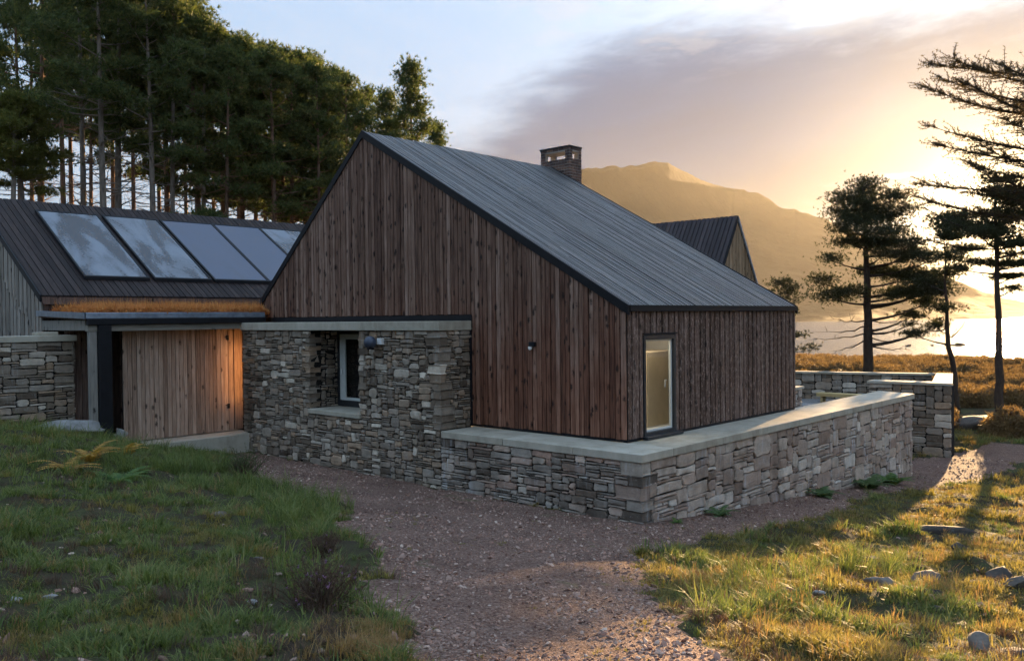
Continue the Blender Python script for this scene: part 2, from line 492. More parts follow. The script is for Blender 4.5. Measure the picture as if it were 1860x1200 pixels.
glass_mat('window_glass', (.93, .95, .94), 1.1)


def solar_mat():
    for nm, lo, hi, dark, dew in (('misted_panel', .40, .60, (.012, .014, .02), (.22, .245, .28)), ('dewy_panel', -.1, .6, (.04, .048, .07), (.115, .13, .175))):
        m, k, b = mat(nm, .3, .35)
        c, r = coords(k)
        n = k.noise(k.mapping(c, scale=(1.3, .42, .42)), .85, 3, .5, .5)
        d = k.noise(c, 14, 4, .7)
        mask = k.smooth(k.math('ADD', n, k.math('MULTIPLY', k.math('SUBTRACT', d, .5), .16)), lo, hi)
        k.put(b.inputs['Base Color'], k.mix(mask, dark, dew))
        k.put(b.inputs['Roughness'], k.math('ADD', .15, k.math('MULTIPLY', mask, .35)))


solar_mat()


def emit_mat(name, col, s):
    m = bpy.data.materials.new(name); m.use_nodes = True; MATS[name] = m
    b = m.node_tree.nodes['Principled BSDF']
    b.inputs['Base Color'].default_value = (.8, .8, .8, 1); b.inputs['Emission Color'].default_value = (*col, 1); b.inputs['Emission Strength'].default_value = s


emit_mat('warm_bulb', (1, .46, .14), 9)
emit_mat('room_bulb', (1, .86, .64), 1.6)


def leaf_mat(name, stops, trans=.35, rough=.6, spec=.25, backlit=None):
    """two-sided foliage: diffuse + translucent"""
    m = bpy.data.materials.new(name); m.use_nodes = True; MATS[name] = m
    k = NT(m.node_tree); b = m.node_tree.nodes['Principled BSDF']; out = m.node_tree.nodes['Material Output']
    r = objrand(k)
    big = k.noise(k.new('ShaderNodeNewGeometry').outputs['Position'], .9, 3)
    col = k.ramp(k.math('ADD', k.math('MULTIPLY', r, .6), k.math('MULTIPLY', big, .4)), stops)
    k.put(b.inputs['Base Color'], col); b.inputs['Roughness'].default_value = rough; b.inputs['Specular IOR Level'].default_value = spec
    t = k.new('ShaderNodeBsdfTranslucent'); k.put(t.inputs[0], k.mix(1.0, col, backlit or (1.3, 1.25, .8), 'MULTIPLY'))
    mx = k.new('ShaderNodeMixShader'); mx.inputs[0].default_value = trans
    k.put(mx.inputs[1], b.outputs[0]); k.put(mx.inputs[2], t.outputs[0]); k.put(out.inputs[0], mx.outputs[0])


leaf_mat('pine_needles', [(.1, (.03, .05, .019)), (.4, (.062, .092, .032)), (.7, (.115, .14, .043)), (1, (.21, .19, .055))], .35)
leaf_mat('sun_tinted_needles', [(.1, (0.065, 0.078, 0.021)), (.5, (0.130, 0.143, 0.033)), (1, (0.221, 0.208, 0.052))], .35)  # lit copy of the pine needles, low sun's yellow put into the colour
leaf_mat('shore_needles', [(.1, (.026, .03, .013)), (.5, (.045, .05, .02)), (1, (.085, .08, .03))], .22)
leaf_mat('larch_needles', [(.1, (.05, .035, .015)), (.5, (.09, .065, .025)), (1, (.14, .10, .04))], .3)
leaf_mat('grass_green', [(.1, (.055, .082, .022)), (.35, (.105, .145, .038)), (.65, (.175, .21, .062)), (1, (.33, .30, .13))], .4)
leaf_mat('grass_olive', [(.1, (.095, .086, .026)), (.4, (.17, .15, .045)), (.7, (.26, .22, .072)), (1, (.40, .32, .135))], .5)
leaf_mat('grass_straw', [(.1, (.20, .12, .045)), (.5, (.34, .21, .085)), (1, (.48, .34, .16))], .4)
leaf_mat('heather_twigs', [(.1, (.065, .038, .028)), (.5, (.12, .072, .048)), (1, (.19, .125, .075))], .2)
leaf_mat('heather_bloom', [(.1, (.25, .13, .26)), (.5, (.36, .20, .38)), (1, (.46, .30, .48))], .3)
leaf_mat('fern_gold', [(.1, (.26, .13, .03)), (.5, (.44, .25, .05)), (1, (.55, .36, .10))], .4)
leaf_mat('fern_green', [(.1, (0.060, 0.120, 0.033)), (.5, (0.105, 0.188, 0.045)), (1, (0.210, 0.255, 0.068))], .4)
leaf_mat('dock_leaf', [(.1, (0.053, 0.090, 0.030)), (.5, (0.083, 0.135, 0.045)), (1, (0.135, 0.180, 0.068))], .3)
leaf_mat('bracken_brown', [(.1, (.08, .05, .026)), (.4, (.15, .095, .045)), (.7, (.23, .15, .07)), (1, (.32, .225, .11))], .4)
leaf_mat('sedum_leaf', [(.1, (.34, .11, .04)), (.4, (.56, .22, .07)), (.7, (.66, .33, .12)), (1, (.72, .52, .26))], .4)


def bark(name, a, b_, c_):
    m, k, b = mat(name, .9, .15)
    c, r = coords(k)
    n = k.noise(k.mapping(c, scale=(9, 9, 2.2)), 1.2, 5, .65)
    big = k.noise(c, .5, 3)
    k.put(b.inputs['Base Color'], k.ramp(k.math('ADD', k.math('MULTIPLY', n, .65), k.math('MULTIPLY', big, .35)), [(.3, a), (.5, b_), (.7, c_)]))
    bump(k, b, n, .9, .03)


bark('pine_bark', (.06, .038, .028), (.17, .108, .075), (.30, .19, .13))
bark('grey_bark', (.08, .066, .055), (.21, .175, .145), (.33, .28, .235))
bark('dark_bark', (.03, .022, .018), (.06, .045, .035), (.10, .075, .055))


def ground_mats():
    m, k, b = mat('peat_soil', .95, .1)
    c = k.new('ShaderNodeTexCoord').outputs['Object']
    a = k.noise(c, .7, 5, .6); f = k.noise(c, 9, 6, .7); g = k.noise(c, 45, 3, .7)
    v = k.math('ADD', k.math('MULTIPLY', a, .45), k.math('ADD', k.math('MULTIPLY', f, .35), k.math('MULTIPLY', g, .2)))
    k.put(b.inputs['Base Color'], k.ramp(v, [(.32, (.028, .020, .015)), (.45, (.055, .042, .028)), (.55, (.062, .066, .026)), (.66, (.115, .105, .05))]))
    bump(k, b, k.math('ADD', f, k.math('MULTIPLY', g, .5)), .9, .05)
    m, k, b = mat('gravel_path', .92, .15)
    c = k.new('ShaderNodeTexCoord').outputs['Object']
    v1 = k.new('ShaderNodeTexVoronoi', feature='F1'); k.put(v1.inputs['Vector'], c); v1.inputs['Scale'].default_value = 42
    v2 = k.new('ShaderNodeTexVoronoi', feature='F1'); k.put(v2.inputs['Vector'], c); v2.inputs['Scale'].default_value = 95
    sc1 = k.new('ShaderNodeSeparateColor'); k.put(sc1.inputs[0], v1.outputs['Color'])
    sc2 = k.new('ShaderNodeSeparateColor'); k.put(sc2.inputs[0], v2.outputs['Color'])
    rr = k.math('ADD', k.math('MULTIPLY', sc1.outputs[0], .6), k.math('MULTIPLY', sc2.outputs[0], .4))
    col = k.ramp(rr, [(.1, (.09, .050, .038)), (.4, (.19, .115, .088)), (.7, (.28, .185, .145)), (.95, (.39, .29, .235))])
    big = k.noise(c, .8, 4, .6)
    col = k.mix(1.0, col, k.ramp(big, [(.3, (.72, .68, .66)), (.7, (1.15, 1.12, 1.1))]), 'MULTIPLY')
    col = k.mix(k.math('MULTIPLY', k.smooth(k.noise(c, 1.3, 4), .63, .72), .45), col, (.13, .14, .06))
    k.put(b.inputs['Base Color'], col)
    bump(k, b, k.math('ADD', k.math('MULTIPLY', v1.outputs['Distance'], -1.0), k.math('MULTIPLY', v2.outputs['Distance'], -.5)), .9, .03)
    m, k, b = mat('moor', .95, .1)
    c = k.new('ShaderNodeTexCoord').outputs['Object']
    n = k.noise(c, .35, 6, .7)
    k.put(b.inputs['Base Color'], k.ramp(n, [(.3, (.04, .03, .018)), (.5, (.08, .06, .03)), (.7, (.12, .10, .05))]))
    m, k, b = mat('hill_moor', .95, .05)
    c = k.new('ShaderNodeTexCoord').outputs['Object']
    n = k.noise(c, .006, 7, .65)
    k.put(b.inputs['Base Color'], k.ramp(n, [(.3, (.05, .032, .017)), (.5, (.065, .042, .021)), (.7, (.08, .052, .027))]))
    bump(k, b, n, .8, 30)
    m, k, b = mat('loch_water', .08, .5)
    c = k.new('ShaderNodeTexCoord').outputs['Object']
    b.inputs['Base Color'].default_value = (.02, .028, .032, 1)
    n = k.noise(k.mapping(c, scale=(.35, .9, 1), rot=(0, 0, R(-30))), .5, 5, .6)
    bump(k, b, n, .7, .9)
    b.inputs['Roughness'].default_value = .2


ground_mats()
M = MATS

# ================================================================== SETTING
WATER_Z = -5.0
PATH = [(-1.0, 12.7), (-2.6, 10.6), (-3.47, 8.86), (-4.68, 5.65), (-5.29, 2.54), (-7.56, -1.22), (-8.95, -3.37), (-9.69, -4.63), (-10.6, -6.2), (-13.5, -11),
        (-10.5, -10), (-8.05, -6.52), (-6.93, -5.41), (-5.48, -3.86), (-3.79, -2.79), (-2.07, -2.58), (.41, -2.8), (2.45, -2.76), (5, -2.3), (7.37, -1.95), (12, -2.3),
        (19.3, -3.2), (24, -2.6), (24, -1.2), (18, -.3), (15, .5), (-1, .5)]


def path_mask(x, y, amp=.45):
    wx = x + amp * (fbm(x * 1.7, y * 1.7, 21, 3) - .5) * 2
    wy = y + amp * (fbm(x * 1.7, y * 1.7, 31, 3) - .5) * 2
    return inpoly(wx, wy, PATH)


def axis(lo, flo, fhi, hi, step, grow=1.16):
    a = list(np.arange(flo, fhi + 1e-6, step)); s = step; v = a[-1]
    while v < hi: s *= grow; v += s; a.append(min(v, hi))
    s = step; v = flo; b = []
    while v > lo: s *= grow; v -= s; b.append(max(v, lo))
    return np.array(b[::-1] + a)


def terrain():
    X = axis(-400, -16.5, 20, 420, .15); Y = axis(-420, -12.5, 15.5, 420, .15)
    gx, gy = np.meshgrid(X, Y, indexing='ij')
    z = zg(gx, gy)
    pm = path_mask(gx, gy)
    near = ((gx > -17) & (gx < 24) & (gy > -13) & (gy < 17))
    rough = (fbm(gx * 1.3, gy * 1.3, 3, 4) - .5) * .30 + (fbm(gx * 6, gy * 6, 8, 2) - .5) * .07
    soft = (fbm(gx * 2.1, gy * 2.1, 4, 3) - .5) * .035
    wallside = sg((np.minimum(-1.4 - gx, 99)) / .3)
    z = z + np.where(pm, soft, rough * near + soft) * 1.0
    V = np.stack([gx, gy, z], -1).reshape(-1, 3)
    nx, ny = gx.shape
    i = np.arange(nx * ny).reshape(nx, ny)
    F = np.stack([i[:-1, :-1], i[1:, :-1], i[1:, 1:], i[:-1, 1:]], -1).reshape(-1, 4)
    cx = V[F].mean(1)
    pf = path_mask(cx[:, 0], cx[:, 1]) & (cx[:, 0] > -17) & (cx[:, 0] < 25)

    def sub(f):
        u, inv = np.unique(f, return_inverse=True)
        return V[u], inv.reshape(f.shape)
    me = npmesh('ground', *sub(F[~pf])); o = link('ground', me, M['peat_soil'], smooth=True); tag(o, 'dark peaty ground around the house', kind='structure')
    me = npmesh('path', *sub(F[pf])); o = link('path', me, M['gravel_path'], smooth=True); tag(o, 'pinkish gravel path round the stone walls', kind='structure')
    return X, Y, z


TX, TY, TZ = terrain()


def gz(x, y):
    """height of the built ground sheet (bilinear)"""
    x = np.asarray(x, float); y = np.asarray(y, float)
    i = np.clip(np.searchsorted(TX, x) - 1, 0, len(TX) - 2); j = np.clip(np.searchsorted(TY, y) - 1, 0, len(TY) - 2)
    u = (x - TX[i]) / (TX[i + 1] - TX[i]); v = (y - TY[j]) / (TY[j + 1] - TY[j])
    return TZ[i, j] * (1 - u) * (1 - v) + TZ[i + 1, j] * u * (1 - v) + TZ[i, j + 1] * (1 - u) * v + TZ[i + 1, j + 1] * u * v


me = npmesh('water', np.array([(60, -1700, WATER_Z), (2600, -1700, WATER_Z), (2600, 1700, WATER_Z), (60, 1700, WATER_Z)]), np.array([(0, 1, 2, 3)]))
tag(link('water', me, M['loch_water']), 'still golden loch water', kind='structure')


def mountain():
    px = [-900, -300, 100, 500, 800, 900, 980, 1054, 1100, 1150, 1190, 1212, 1250, 1300, 1345, 1375, 1400, 1420, 1445, 1470, 1505, 1560, 1620, 1700, 1780, 1860, 2000, 2300, 3200]
    py = [520, 500, 470, 420, 350, 325, 306, 299, 296, 293, 289, 291, 308, 331, 339, 345, 358, 371, 374, 383, 395, 420, 450, 490, 522, 545, 556, 548, 540]
    az_p = np.array([YAW - math.atan((p - 930) / 1543.4) for p in px])[::-1]
    el_p = np.array([(577.3 - .0109 * (p - 930) - q) / 1543.4 * math.cos(math.atan((p - 930) / 1543.4)) for p, q in zip(px, py)])[::-1]
    az = np.linspace(az_p[0], az_p[-1], 620); uu = np.concatenate([np.linspace(0, 1, 64), np.linspace(1.03, 1.3, 10)])
    A, U = np.meshgrid(az, uu, indexing='ij')
    rc = np.clip(660 / np.maximum(np.sin(np.clip(A - SUN_AZ, .02, 1.5)), .05), 1180, 2350)      # the ridge runs away along the loch, towards the sunrise
    Rr = np.where(U <= 1, 905 + U * (rc - 905), rc + (U - 1) * 600)
    crest = np.interp(A, az_p, el_p) * rc + 2.5
    crest = crest + (fbm(A * 90, A * 0, 3, 4) - .5) * 11
    t = np.clip(U, 0, 1)
    back = np.clip((U - 1) / .3, 0, 1)
    shape = .25 * t + .75 * t ** 3
    h = crest * shape * (1 - back) + back * -30
    rug = (fbm(A * 40, Rr * .006, 14, 5) - .5) * 26 * np.sin(np.pi * np.clip(t, 0, 1)) ** .8 * (1 - back)
    z = WATER_Z - 3 + h + rug * np.minimum(1, crest / 150)
    x = CAM[0] + Rr * np.cos(A); y = CAM[1] + Rr * np.sin(A)
    n, m = A.shape; i = np.arange(n * m).reshape(n, m)
    F = np.stack([i[:-1, :-1], i[:-1, 1:], i[1:, 1:], i[1:, :-1]], -1).reshape(-1, 4)
    o = link('mountain', npmesh('mountain', np.stack([x, y, z], -1).reshape(-1, 3), F), M['hill_moor'], smooth=True)
    tag(o, 'long mountain ridge beyond the loch', kind='structure')
    return float(z.max())


MTOP = mountain()

# ================================================================== STONE WALLS
PR = random.Random(5)


def pack(W, H, cw, ch, blocked, wr, hr, rng, tall=.12):
    nx = max(1, round(W / cw)); nz = max(1, round(H / ch)); cw = W / nx; ch = H / nz
    occ = np.zeros((nx, nz), bool)
    for (u0, u1, z0, z1) in blocked:
        a0 = max(0, int(round(u0 / cw))); a1 = min(nx, int(round(u1 / cw))); b0 = max(0, int(round(z0 / ch))); b1 = min(nz, int(round(z1 / ch)))
        if a1 > a0 and b1 > b0: occ[a0:a1, b0:b1] = True
    out = []
    for z in range(nz):
        for x in range(nx):
            if occ[x, z]: continue
            h = rng.randint(*hr); w = rng.randint(*wr)
            if rng.random() < tall: h = hr[1] + rng.randint(0, 2)
            elif rng.random() < .25: h = max(1, hr[0]); w = rng.randint(wr[0] + 1, wr[1] + 2)
            run = 0
            while x + run < nx and not occ[x + run, z] and run < w + 1: run += 1
            w = run if run <= w else w
            # do not leave a one-cell sliver
            if x + w < nx and not occ[x + w, z] and (x + w + 1 >= nx or occ[x + w + 1, z]): w += 1
            hh = 1
            while hh < h and z + hh < nz and not occ[x:x + w, z + hh].any(): hh += 1
            if z + hh == nz - 1 and not occ[x:x + w, z + hh].any(): hh += 1
            occ[x:x + w, z:z + hh] = True
            out.append((x * cw, (x + w) * cw, z * ch, (z + hh) * ch))
    return out


def stone_geo(o, e, n, r, rng, gap=.011, depth=.05, proud=.03, jit=.018):
    u0, u1, z0, z1 = r
    u0 += gap; u1 -= gap; z0 += gap * .8; z1 -= gap * .8
    w = u1 - u0; h = z1 - z0; c = min(w, h) * rng.uniform(.08, .26)
    j = min(jit, w * .12, h * .14)
    J = lambda: rng.uniform(-j, j)
    um = (u0 + u1) / 2; zm = (z0 + z1) / 2
    pts = [(u0 + c + J(), z0 + J()), (um + J() * 2, z0 + J()), (u1 - c + J(), z0 + J()), (u1 + J(), z0 + c + J()), (u1 + J() * .6, zm + J()), (u1 + J(), z1 - c + J()),
           (u1 - c + J(), z1 + J()), (um + J() * 2, z1 + J()), (u0 + c + J(), z1 + J()), (u0 + J(), z1 - c + J()), (u0 + J() * .6, zm + J()), (u0 + J(), z0 + c + J())]
    d = rng.uniform(0, proud); tu = rng.uniform(-.012, .012); tz = rng.uniform(-.015, .010)
    cu = sum(p[0] for p in pts) / 12; cz = sum(p[1] for p in pts) / 12
    ins = min(.022, .22 * min(w, h))
    V = []

    def put(u, z, dd): V.append((o[0] + e[0] * u + n[0] * dd, o[1] + e[1] * u + n[1] * dd, o[2] + z))
    for (u, z) in pts: put(u, z, -depth)
    for (u, z) in pts: put(u, z, d - .016 + rng.uniform(-.004, .004))
    for (u, z) in pts:
        k = max(0, 1 - ins / max(1e-3, math.hypot(u - cu, z - cz)))
        a, b = cu + (u - cu) * k, cz + (z - cz) * k
        put(a, b, d + tu * (a - cu) / max(w, .05) * 2 + tz * (b - cz) / max(h, .05) * 2 + rng.uniform(-.004, .004))
    put(cu + J(), cz + J(), d + rng.uniform(0, .008))
    F = []
    for i in range(12):
        k = (i + 1) % 12
        F.append((i, k, 12 + k, 12 + i)); F.append((12 + i, 12 + k, 24 + k, 24 + i)); F.append((24 + i, 24 + k, 36))
    # orient outwards
    ez = (e[1] * 1 - 0 * 0, 0 * 0 - e[0] * 1)  # e x z = (ey, -ex)
    if ez[0] * n[0] + ez[1] * n[1] < 0: F = [tuple(reversed(q)) for q in F]
    return V, F, (u1 - u0) * (z1 - z0)


def quoin_geo(corner, e1, e2, a, b, z0, z1, rng):
    """corner block reaching a along e1 and b along e2"""
    g = .008
    n1 = (-e2[0], -e2[1]); n2 = (-e1[0], -e1[1])
    p = rng.uniform(.0, .022); q = rng.uniform(.0, .022)
    bm = bmesh.new(); bmesh.ops.create_cube(bm, size=1)
    for v in bm.verts:
        u = (-q if v.co.x < 0 else a - g) + rng.uniform(-.012, .012); w = (-p if v.co.y < 0 else b - g) + rng.uniform(-.012, .012)
        z = (z0 + g if v.co.z < 0 else z1 - g) + rng.uniform(-.008, .008)
        v.co = Vector((corner[0] + e1[0] * u + e2[0] * w, corner[1] + e1[1] * u + e2[1] * w, z))
    bmesh.ops.bevel(bm, geom=bm.edges[:], offset=.018, segments=1, affect='EDGES')
    bmesh.ops.recalc_face_normals(bm, faces=bm.faces[:])
    bm.verts.index_update()
    V = [v.co[:] for v in bm.verts]; F = [tuple(v.index for v in f.verts) for f in bm.faces]; bm.free()
    return V, F, (a + b) * (z1 - z0)


def lay_stones(parent, stones, material, limit=300):
    stones.sort(key=lambda s: -s[2])
    for V, F, a in stones[:limit]:
        MB().add(V, F).build('stone', material, parent)
    rest = stones[limit:]
    if rest:
        mb = MB()
        for V, F, a in rest: mb.add(V, F)
        tag(mb.build('small_stones', material, parent), kind='stuff')


def face(o, e, n, W, H, rng, blocked=(), cw=.085, ch=.055, wr=(2, 6), hr=(1, 3), tall=.12, keep=None, **kw):
    out = []
    for r in pack(W, H, cw, ch, blocked, wr, hr, rng, tall):
        if keep and not keep(r): continue
        out.append(stone_geo(o, e, n, r, rng, **kw))
    return out


def prism(mb, poly, z0, z1):
    n = len(poly)
    return mb.add([(x, y, z0) for x, y in poly] + [(x, y, z1) for x, y in poly],
                  [tuple(range(n - 1, -1, -1)), tuple(range(n, 2 * n))] + [(i, (i + 1) % n, n + (i + 1) % n, n + i) for i in range(n)])


def coping(parent, x0, x1, y0, y1, z0, z1, name='coping_slab', c=.012):
    return MB().cbox(x0, x1, y0, y1, z0, z1, c).build(name, M['concrete'], parent)


XF, YS = -1.02, -1.0     # outer stone faces: front wall and side wall
# ---- annex (tall block with the deep-set window)
ax = thing('stone_annex', 'tall rough stone block with a deep-set window and concrete capping, beside the porch', 'stone wall')
AZ0 = -1.6
mb = MB()
mb.box(XF + .045, -.02, 4.39, 7.25, AZ0, 2.2); mb.box(XF + .045, -.02, 9.40, 12.70, AZ0, 2.2); mb.box(XF + .045, -.02, 7.25, 9.40, AZ0, .05)
mb.box(XF + .045, -.02, 7.25, 9.40, 2.21, 2.235)
mb.build('wall_core', M['mortar'], ax)
st = []
# quoins at the right-hand corner above the ledge
z = .02; alt = 0; blocked_front = []; blocked_ret = []
while z < 2.12:
    h = PR.choice([.09, .13, .16, .2]); h = min(h, 2.23 - z) if 2.23 - z - h > .08 else 2.23 - z
    a = PR.uniform(.30, .48) if alt else PR.uniform(.16, .26); b = PR.uniform(.16, .26) if alt else PR.uniform(.3, .5); alt = PR.choice([0, 1])
    st.append(quoin_geo((XF, 4.34), (0, 1), (1, 0), a, b, z, z + h, PR)); blocked_front.append((0, a, z - AZ0, z + h - AZ0)); blocked_ret.append((0, b, z, z + h)); z += h
# quoins at both jambs of the window recess
bl = list(blocked_front)
for yj, d in ((9.40, 1), (7.25, -1)):
    z = .19; alt = 0
    while z < 2.15:
        h = PR.choice([.10, .14, .18]); h = min(h, 2.23 - z) if 2.23 - z - h > .07 else 2.23 - z
        a = PR.uniform(.26, .38) if alt else PR.uniform(.14, .2); b = PR.uniform(.15, .22) if alt else PR.uniform(.28, .4); alt = 1 - alt
        st.append(quoin_geo((XF, yj), (0, d), (1, 0), a, b, z, z + h, PR))
        u = yj - 4.34
        bl.append((u, u + a, z - AZ0, z + h - AZ0) if d > 0 else (u - a, u, z - AZ0, z + h - AZ0)); z += h
bl.append((7.25 - 4.34, 9.40 - 4.34, .19 - AZ0, 2.3 - AZ0))
bl.append((7.20 - 4.34, 9.45 - 4.34, .02 - AZ0, .19 - AZ0))
st += face((XF, 4.34, AZ0), (0, 1, 0), (-1, 0, 0), 8.41, 2.23 - AZ0, PR, bl, cw=.08, ch=.05, wr=(2, 6), hr=(1, 3), tall=.14, keep=lambda r: AZ0 + r[3] > -1.45)
st += face((XF, 4.34, 0), (1, 0, 0), (0, -1, 0), 1.0, 2.23, PR, blocked_ret, cw=.075, ch=.048, wr=(2, 4), hr=(1, 3), tall=.1)
st += face((XF + .35, 9.40, .18), (1, 0, 0), (0, -1, 0), .62, 2.04, PR, (), cw=.075, ch=.048, wr=(2, 4), hr=(1, 3))
st += face((XF + .35, 7.25, .18), (1, 0, 0), (0, 1, 0), .62, 2.04, PR, (), cw=.09, ch=.06, wr=(2, 4), hr=(1, 3))
st += face((XF, 12.75, AZ0), (1, 0, 0), (0, 1, 0), 1.0, 2.23 - AZ0, PR, (), cw=.12, ch=.07, wr=(2, 4), hr=(1, 3))
lay_stones(ax, st, M['stone_grey'])
for a, b in ((4.29, 7.1), (7.105, 9.9), (9.905, 12.78)): coping(ax, XF - .07, -.03, a, b, 2.235, 2.45)
coping(ax, XF - .06, -.02, 7.22, 9.43, .055, .175, 'window_sill')
wf = MB()
for (y0, y1, z0, z1) in ((9.30, 9.395, .18, 2.23), (7.255, 7.35, .18, 2.23), (7.35, 9.30, .18, .34), (7.35, 9.30, 2.12, 2.23)): wf.box(-.14, -.06, y0, y1, z0, z1)
w = thing('window', None, None); w.parent = ax
wf.build('frame', M['dark_frame'], w)
s_ = MB()
for (y0, y1, z0, z1) in ((9.06, 9.295, .345, 2.115), (7.355, 7.5, .345, 2.115), (7.5, 9.06, .345, .42), (7.5, 9.06, 1.98, 2.115)): s_.cbox(-.125, -.075, y0, y1, z0, z1, .006)
s_.build('sash', M['white_sash'], w)
MB().add([(-.1, 9.06, .42), (-.1, 7.5, .42), (-.1, 7.5, 1.98), (-.1, 9.06, 1.98)], [(0, 1, 2, 3)]).build('pane', M['window_glass'], w)
MB().tube([(-.14, 9.17, 1.18), (-.17, 9.17, 1.18), (-.175, 9.17, 1.04)], .014, 8).build('handle', M['lamp_white'], w)
nb = MB(); nb.box(.9, .95, 7.0, 9.7, .1, 2.4); nb.box(-.05, .9, 9.42, 9.46, .1, 2.4); nb.box(-.05, .9, 7.2, 7.24, .1, 2.4); nb.box(-.05, .95, 7.2, 9.46, .06, .1); nb.box(-.05, .95, 7.2, 9.46, 2.24, 2.28)
nb.build('window_niche', M['interior_plaster'], ax)
cu = MB()
for i in range(7): cu.tube([(.10 + .03 * (i % 2), 8.86 + i * .075, .35), (.09 + .04 * ((i + 1) % 2), 8.86 + i * .075, 1.3), (.10, 8.86 + i * .075, 2.2)], .045, 8)
cu.build('curtain', M['lamp_white'], ax, True)

# ---- plinth wall under the gable ledge
pw = thing('plinth_wall', 'low dry-stone wall with wide concrete ledge below the timber gable', 'stone wall')
MB().box(XF + .045, -.05, YS + .045, 4.385, AZ0, -.155).build('wall_core', M['mortar'], pw)
st = []; z = AZ0 + .1; alt = 0; bf = []; bs = []
SZ0 = -3.0
while z < -.28:
    h = PR.choice([.13, .19, .23, .26]); h = min(h, -.152 - z) if -.152 - z - h > .08 else -.152 - z
    a = PR.uniform(.45, .62) if alt else PR.uniform(.24, .34); b = PR.uniform(.22, .3) if alt else PR.uniform(.38, .52); alt = 1 - alt
    st.append(quoin_geo((XF, YS), (0, 1), (1, 0), a, b, z, z + h, PR)); bf.append((0, a, z - AZ0, z + h - AZ0)); bs.append((0, b, z - SZ0, z + h - SZ0)); z += h
st += face((XF, YS, AZ0), (0, 1, 0), (-1, 0, 0), 5.34, -.152 - AZ0, PR, bf, cw=.085, ch=.05, wr=(2, 7), hr=(1, 3), tall=.12, keep=lambda r: AZ0 + r[3] > -1.5)
lay_stones(pw, st, M['stone_slate'])
for a, b in ((-1.06 + .005, .55), (.556, 2.4), (2.406, 4.285)): coping(pw, XF - .05, -.005, a, b, -.152, 0)

# ---- retaining wall along the side, running out beyond the house
rw = thing('retaining_wall', 'long stone retaining wall with pale concrete coping running out past the house', 'stone wall')
mb = MB(); prism(mb, [(XF + .06, YS + .045), (14.0, YS + .045), (14.45, .10), (7.75, .10), (7.75, -.06), (XF + .06, -.06)], -3.0, -.155); mb.build('wall_core', M['mortar'], rw)
zw = lambda u: -1.33 - .085 * max(0, u - .2)
st = face((XF, YS, SZ0), (1, 0, 0), (0, -1, 0), 15.06, -.152 - SZ0, PR, bs + [(0, .3, 0, 1.45)], cw=.10, ch=.07, wr=(3, 9), hr=(1, 4), tall=.15,
          keep=lambda r: SZ0 + r[3] > zw(r[0]) - .12, jit=.03, gap=.011)
dl = math.hypot(.45, 1.1)
st += face((14.04, YS, SZ0), (.45 / dl, 1.1 / dl, 0), (1.1 / dl, -.45 / dl, 0), dl, -.152 - SZ0, PR, (), cw=.12, ch=.09, wr=(2, 4), hr=(2, 4))
lay_stones(rw, st, M['stone_warm'])
cuts = [XF - .05 + .005, 1.9, 3.7, 5.6, 7.55, 9.0, 10.4, 14.1]
coping(rw, XF + 1.02 + .0, 1.9, YS - .06, -.005, -.152, 0)
for a, b in zip(cuts[1:-2], cuts[2:-1]): coping(rw, a + .005, b, YS - .06, -.005 if b < 7.7 else .14, -.152, 0)
mb = MB(); prism(mb, [(10.405, YS - .06), (14.10, YS - .06), (14.58, .18), (10.405, .14)], -.152, 0); mb.build('coping_slab', M['concrete'], rw)

# ---- courtyard walls beyond
cw_ = thing('courtyard_wall', 'stone courtyard wall with sunlit flat coping below the lone pine', 'stone wall')


def wallseg(parent, p0, p1, th, z0, z1, material, rng, n_side=1, cw=.14, ch=.085, cop=.09):
    """straight stone wall from p0 to p1 (front face line), thickness th to the back"""
    L = math.hypot(p1[0] - p0[0], p1[1] - p0[1]); e = ((p1[0] - p0[0]) / L, (p1[1] - p0[1]) / L)
    n = (-e[1] * n_side, e[0] * n_side)
    b = (-n[0] * th, -n[1] * th)
    q = lambda u, d: (p0[0] + e[0] * u + n[0] * d, p0[1] + e[1] * u + n[1] * d)
    mb = MB(); prism(mb, [q(.03, -.04), q(L - .03, -.04), q(L - .03, -th), q(.03, -th)] if n_side < 0 else [q(.03, -th), q(L - .03, -th), q(L - .03, -.04), q(.03, -.04)], z0, z1 - cop)
    mb.build('wall_core', M['mortar'], parent)
    s = face((p0[0], p0[1], z0), (*e, 0), (*n, 0), L, z1 - cop - z0, rng, (), cw=cw, ch=ch, wr=(2, 5), hr=(1, 3), tall=.15)
    return s


st = wallseg(cw_, (18.98, -.81), (18.69, 1.98), .7, -3.0, 0, None, PR)
st += wallseg(cw_, (24.43, .70), (19.55, -.64), .6, -3.0, 0, None, PR)
st += wallseg(cw_, (23.95, 1.25), (22.2, 6.9), .5, -1.4, 0, None, PR)
st += wallseg(cw_, (22.2, 6.9), (20.4, 12.7), .5, -1.4, 0, None, PR)
lay_stones(cw_, st, M['stone_grey'], 260)
for poly in ([(18.93, -.86), (19.66, -.66), (19.40, 2.03), (18.64, 2.03)], [(19.67, -.66), (24.5, .62), (24.36, 1.22), (19.64, .02)],
             [(24.36, 1.225), (23.86, 1.225), (22.12, 6.87), (22.66, 7.03)], [(22.66, 7.035), (22.12, 6.875), (20.3, 12.75), (20.84, 12.9)]):
    mb = MB(); prism(mb, poly, -.09, 0); mb.build('coping_slab', M['concrete'], cw_)

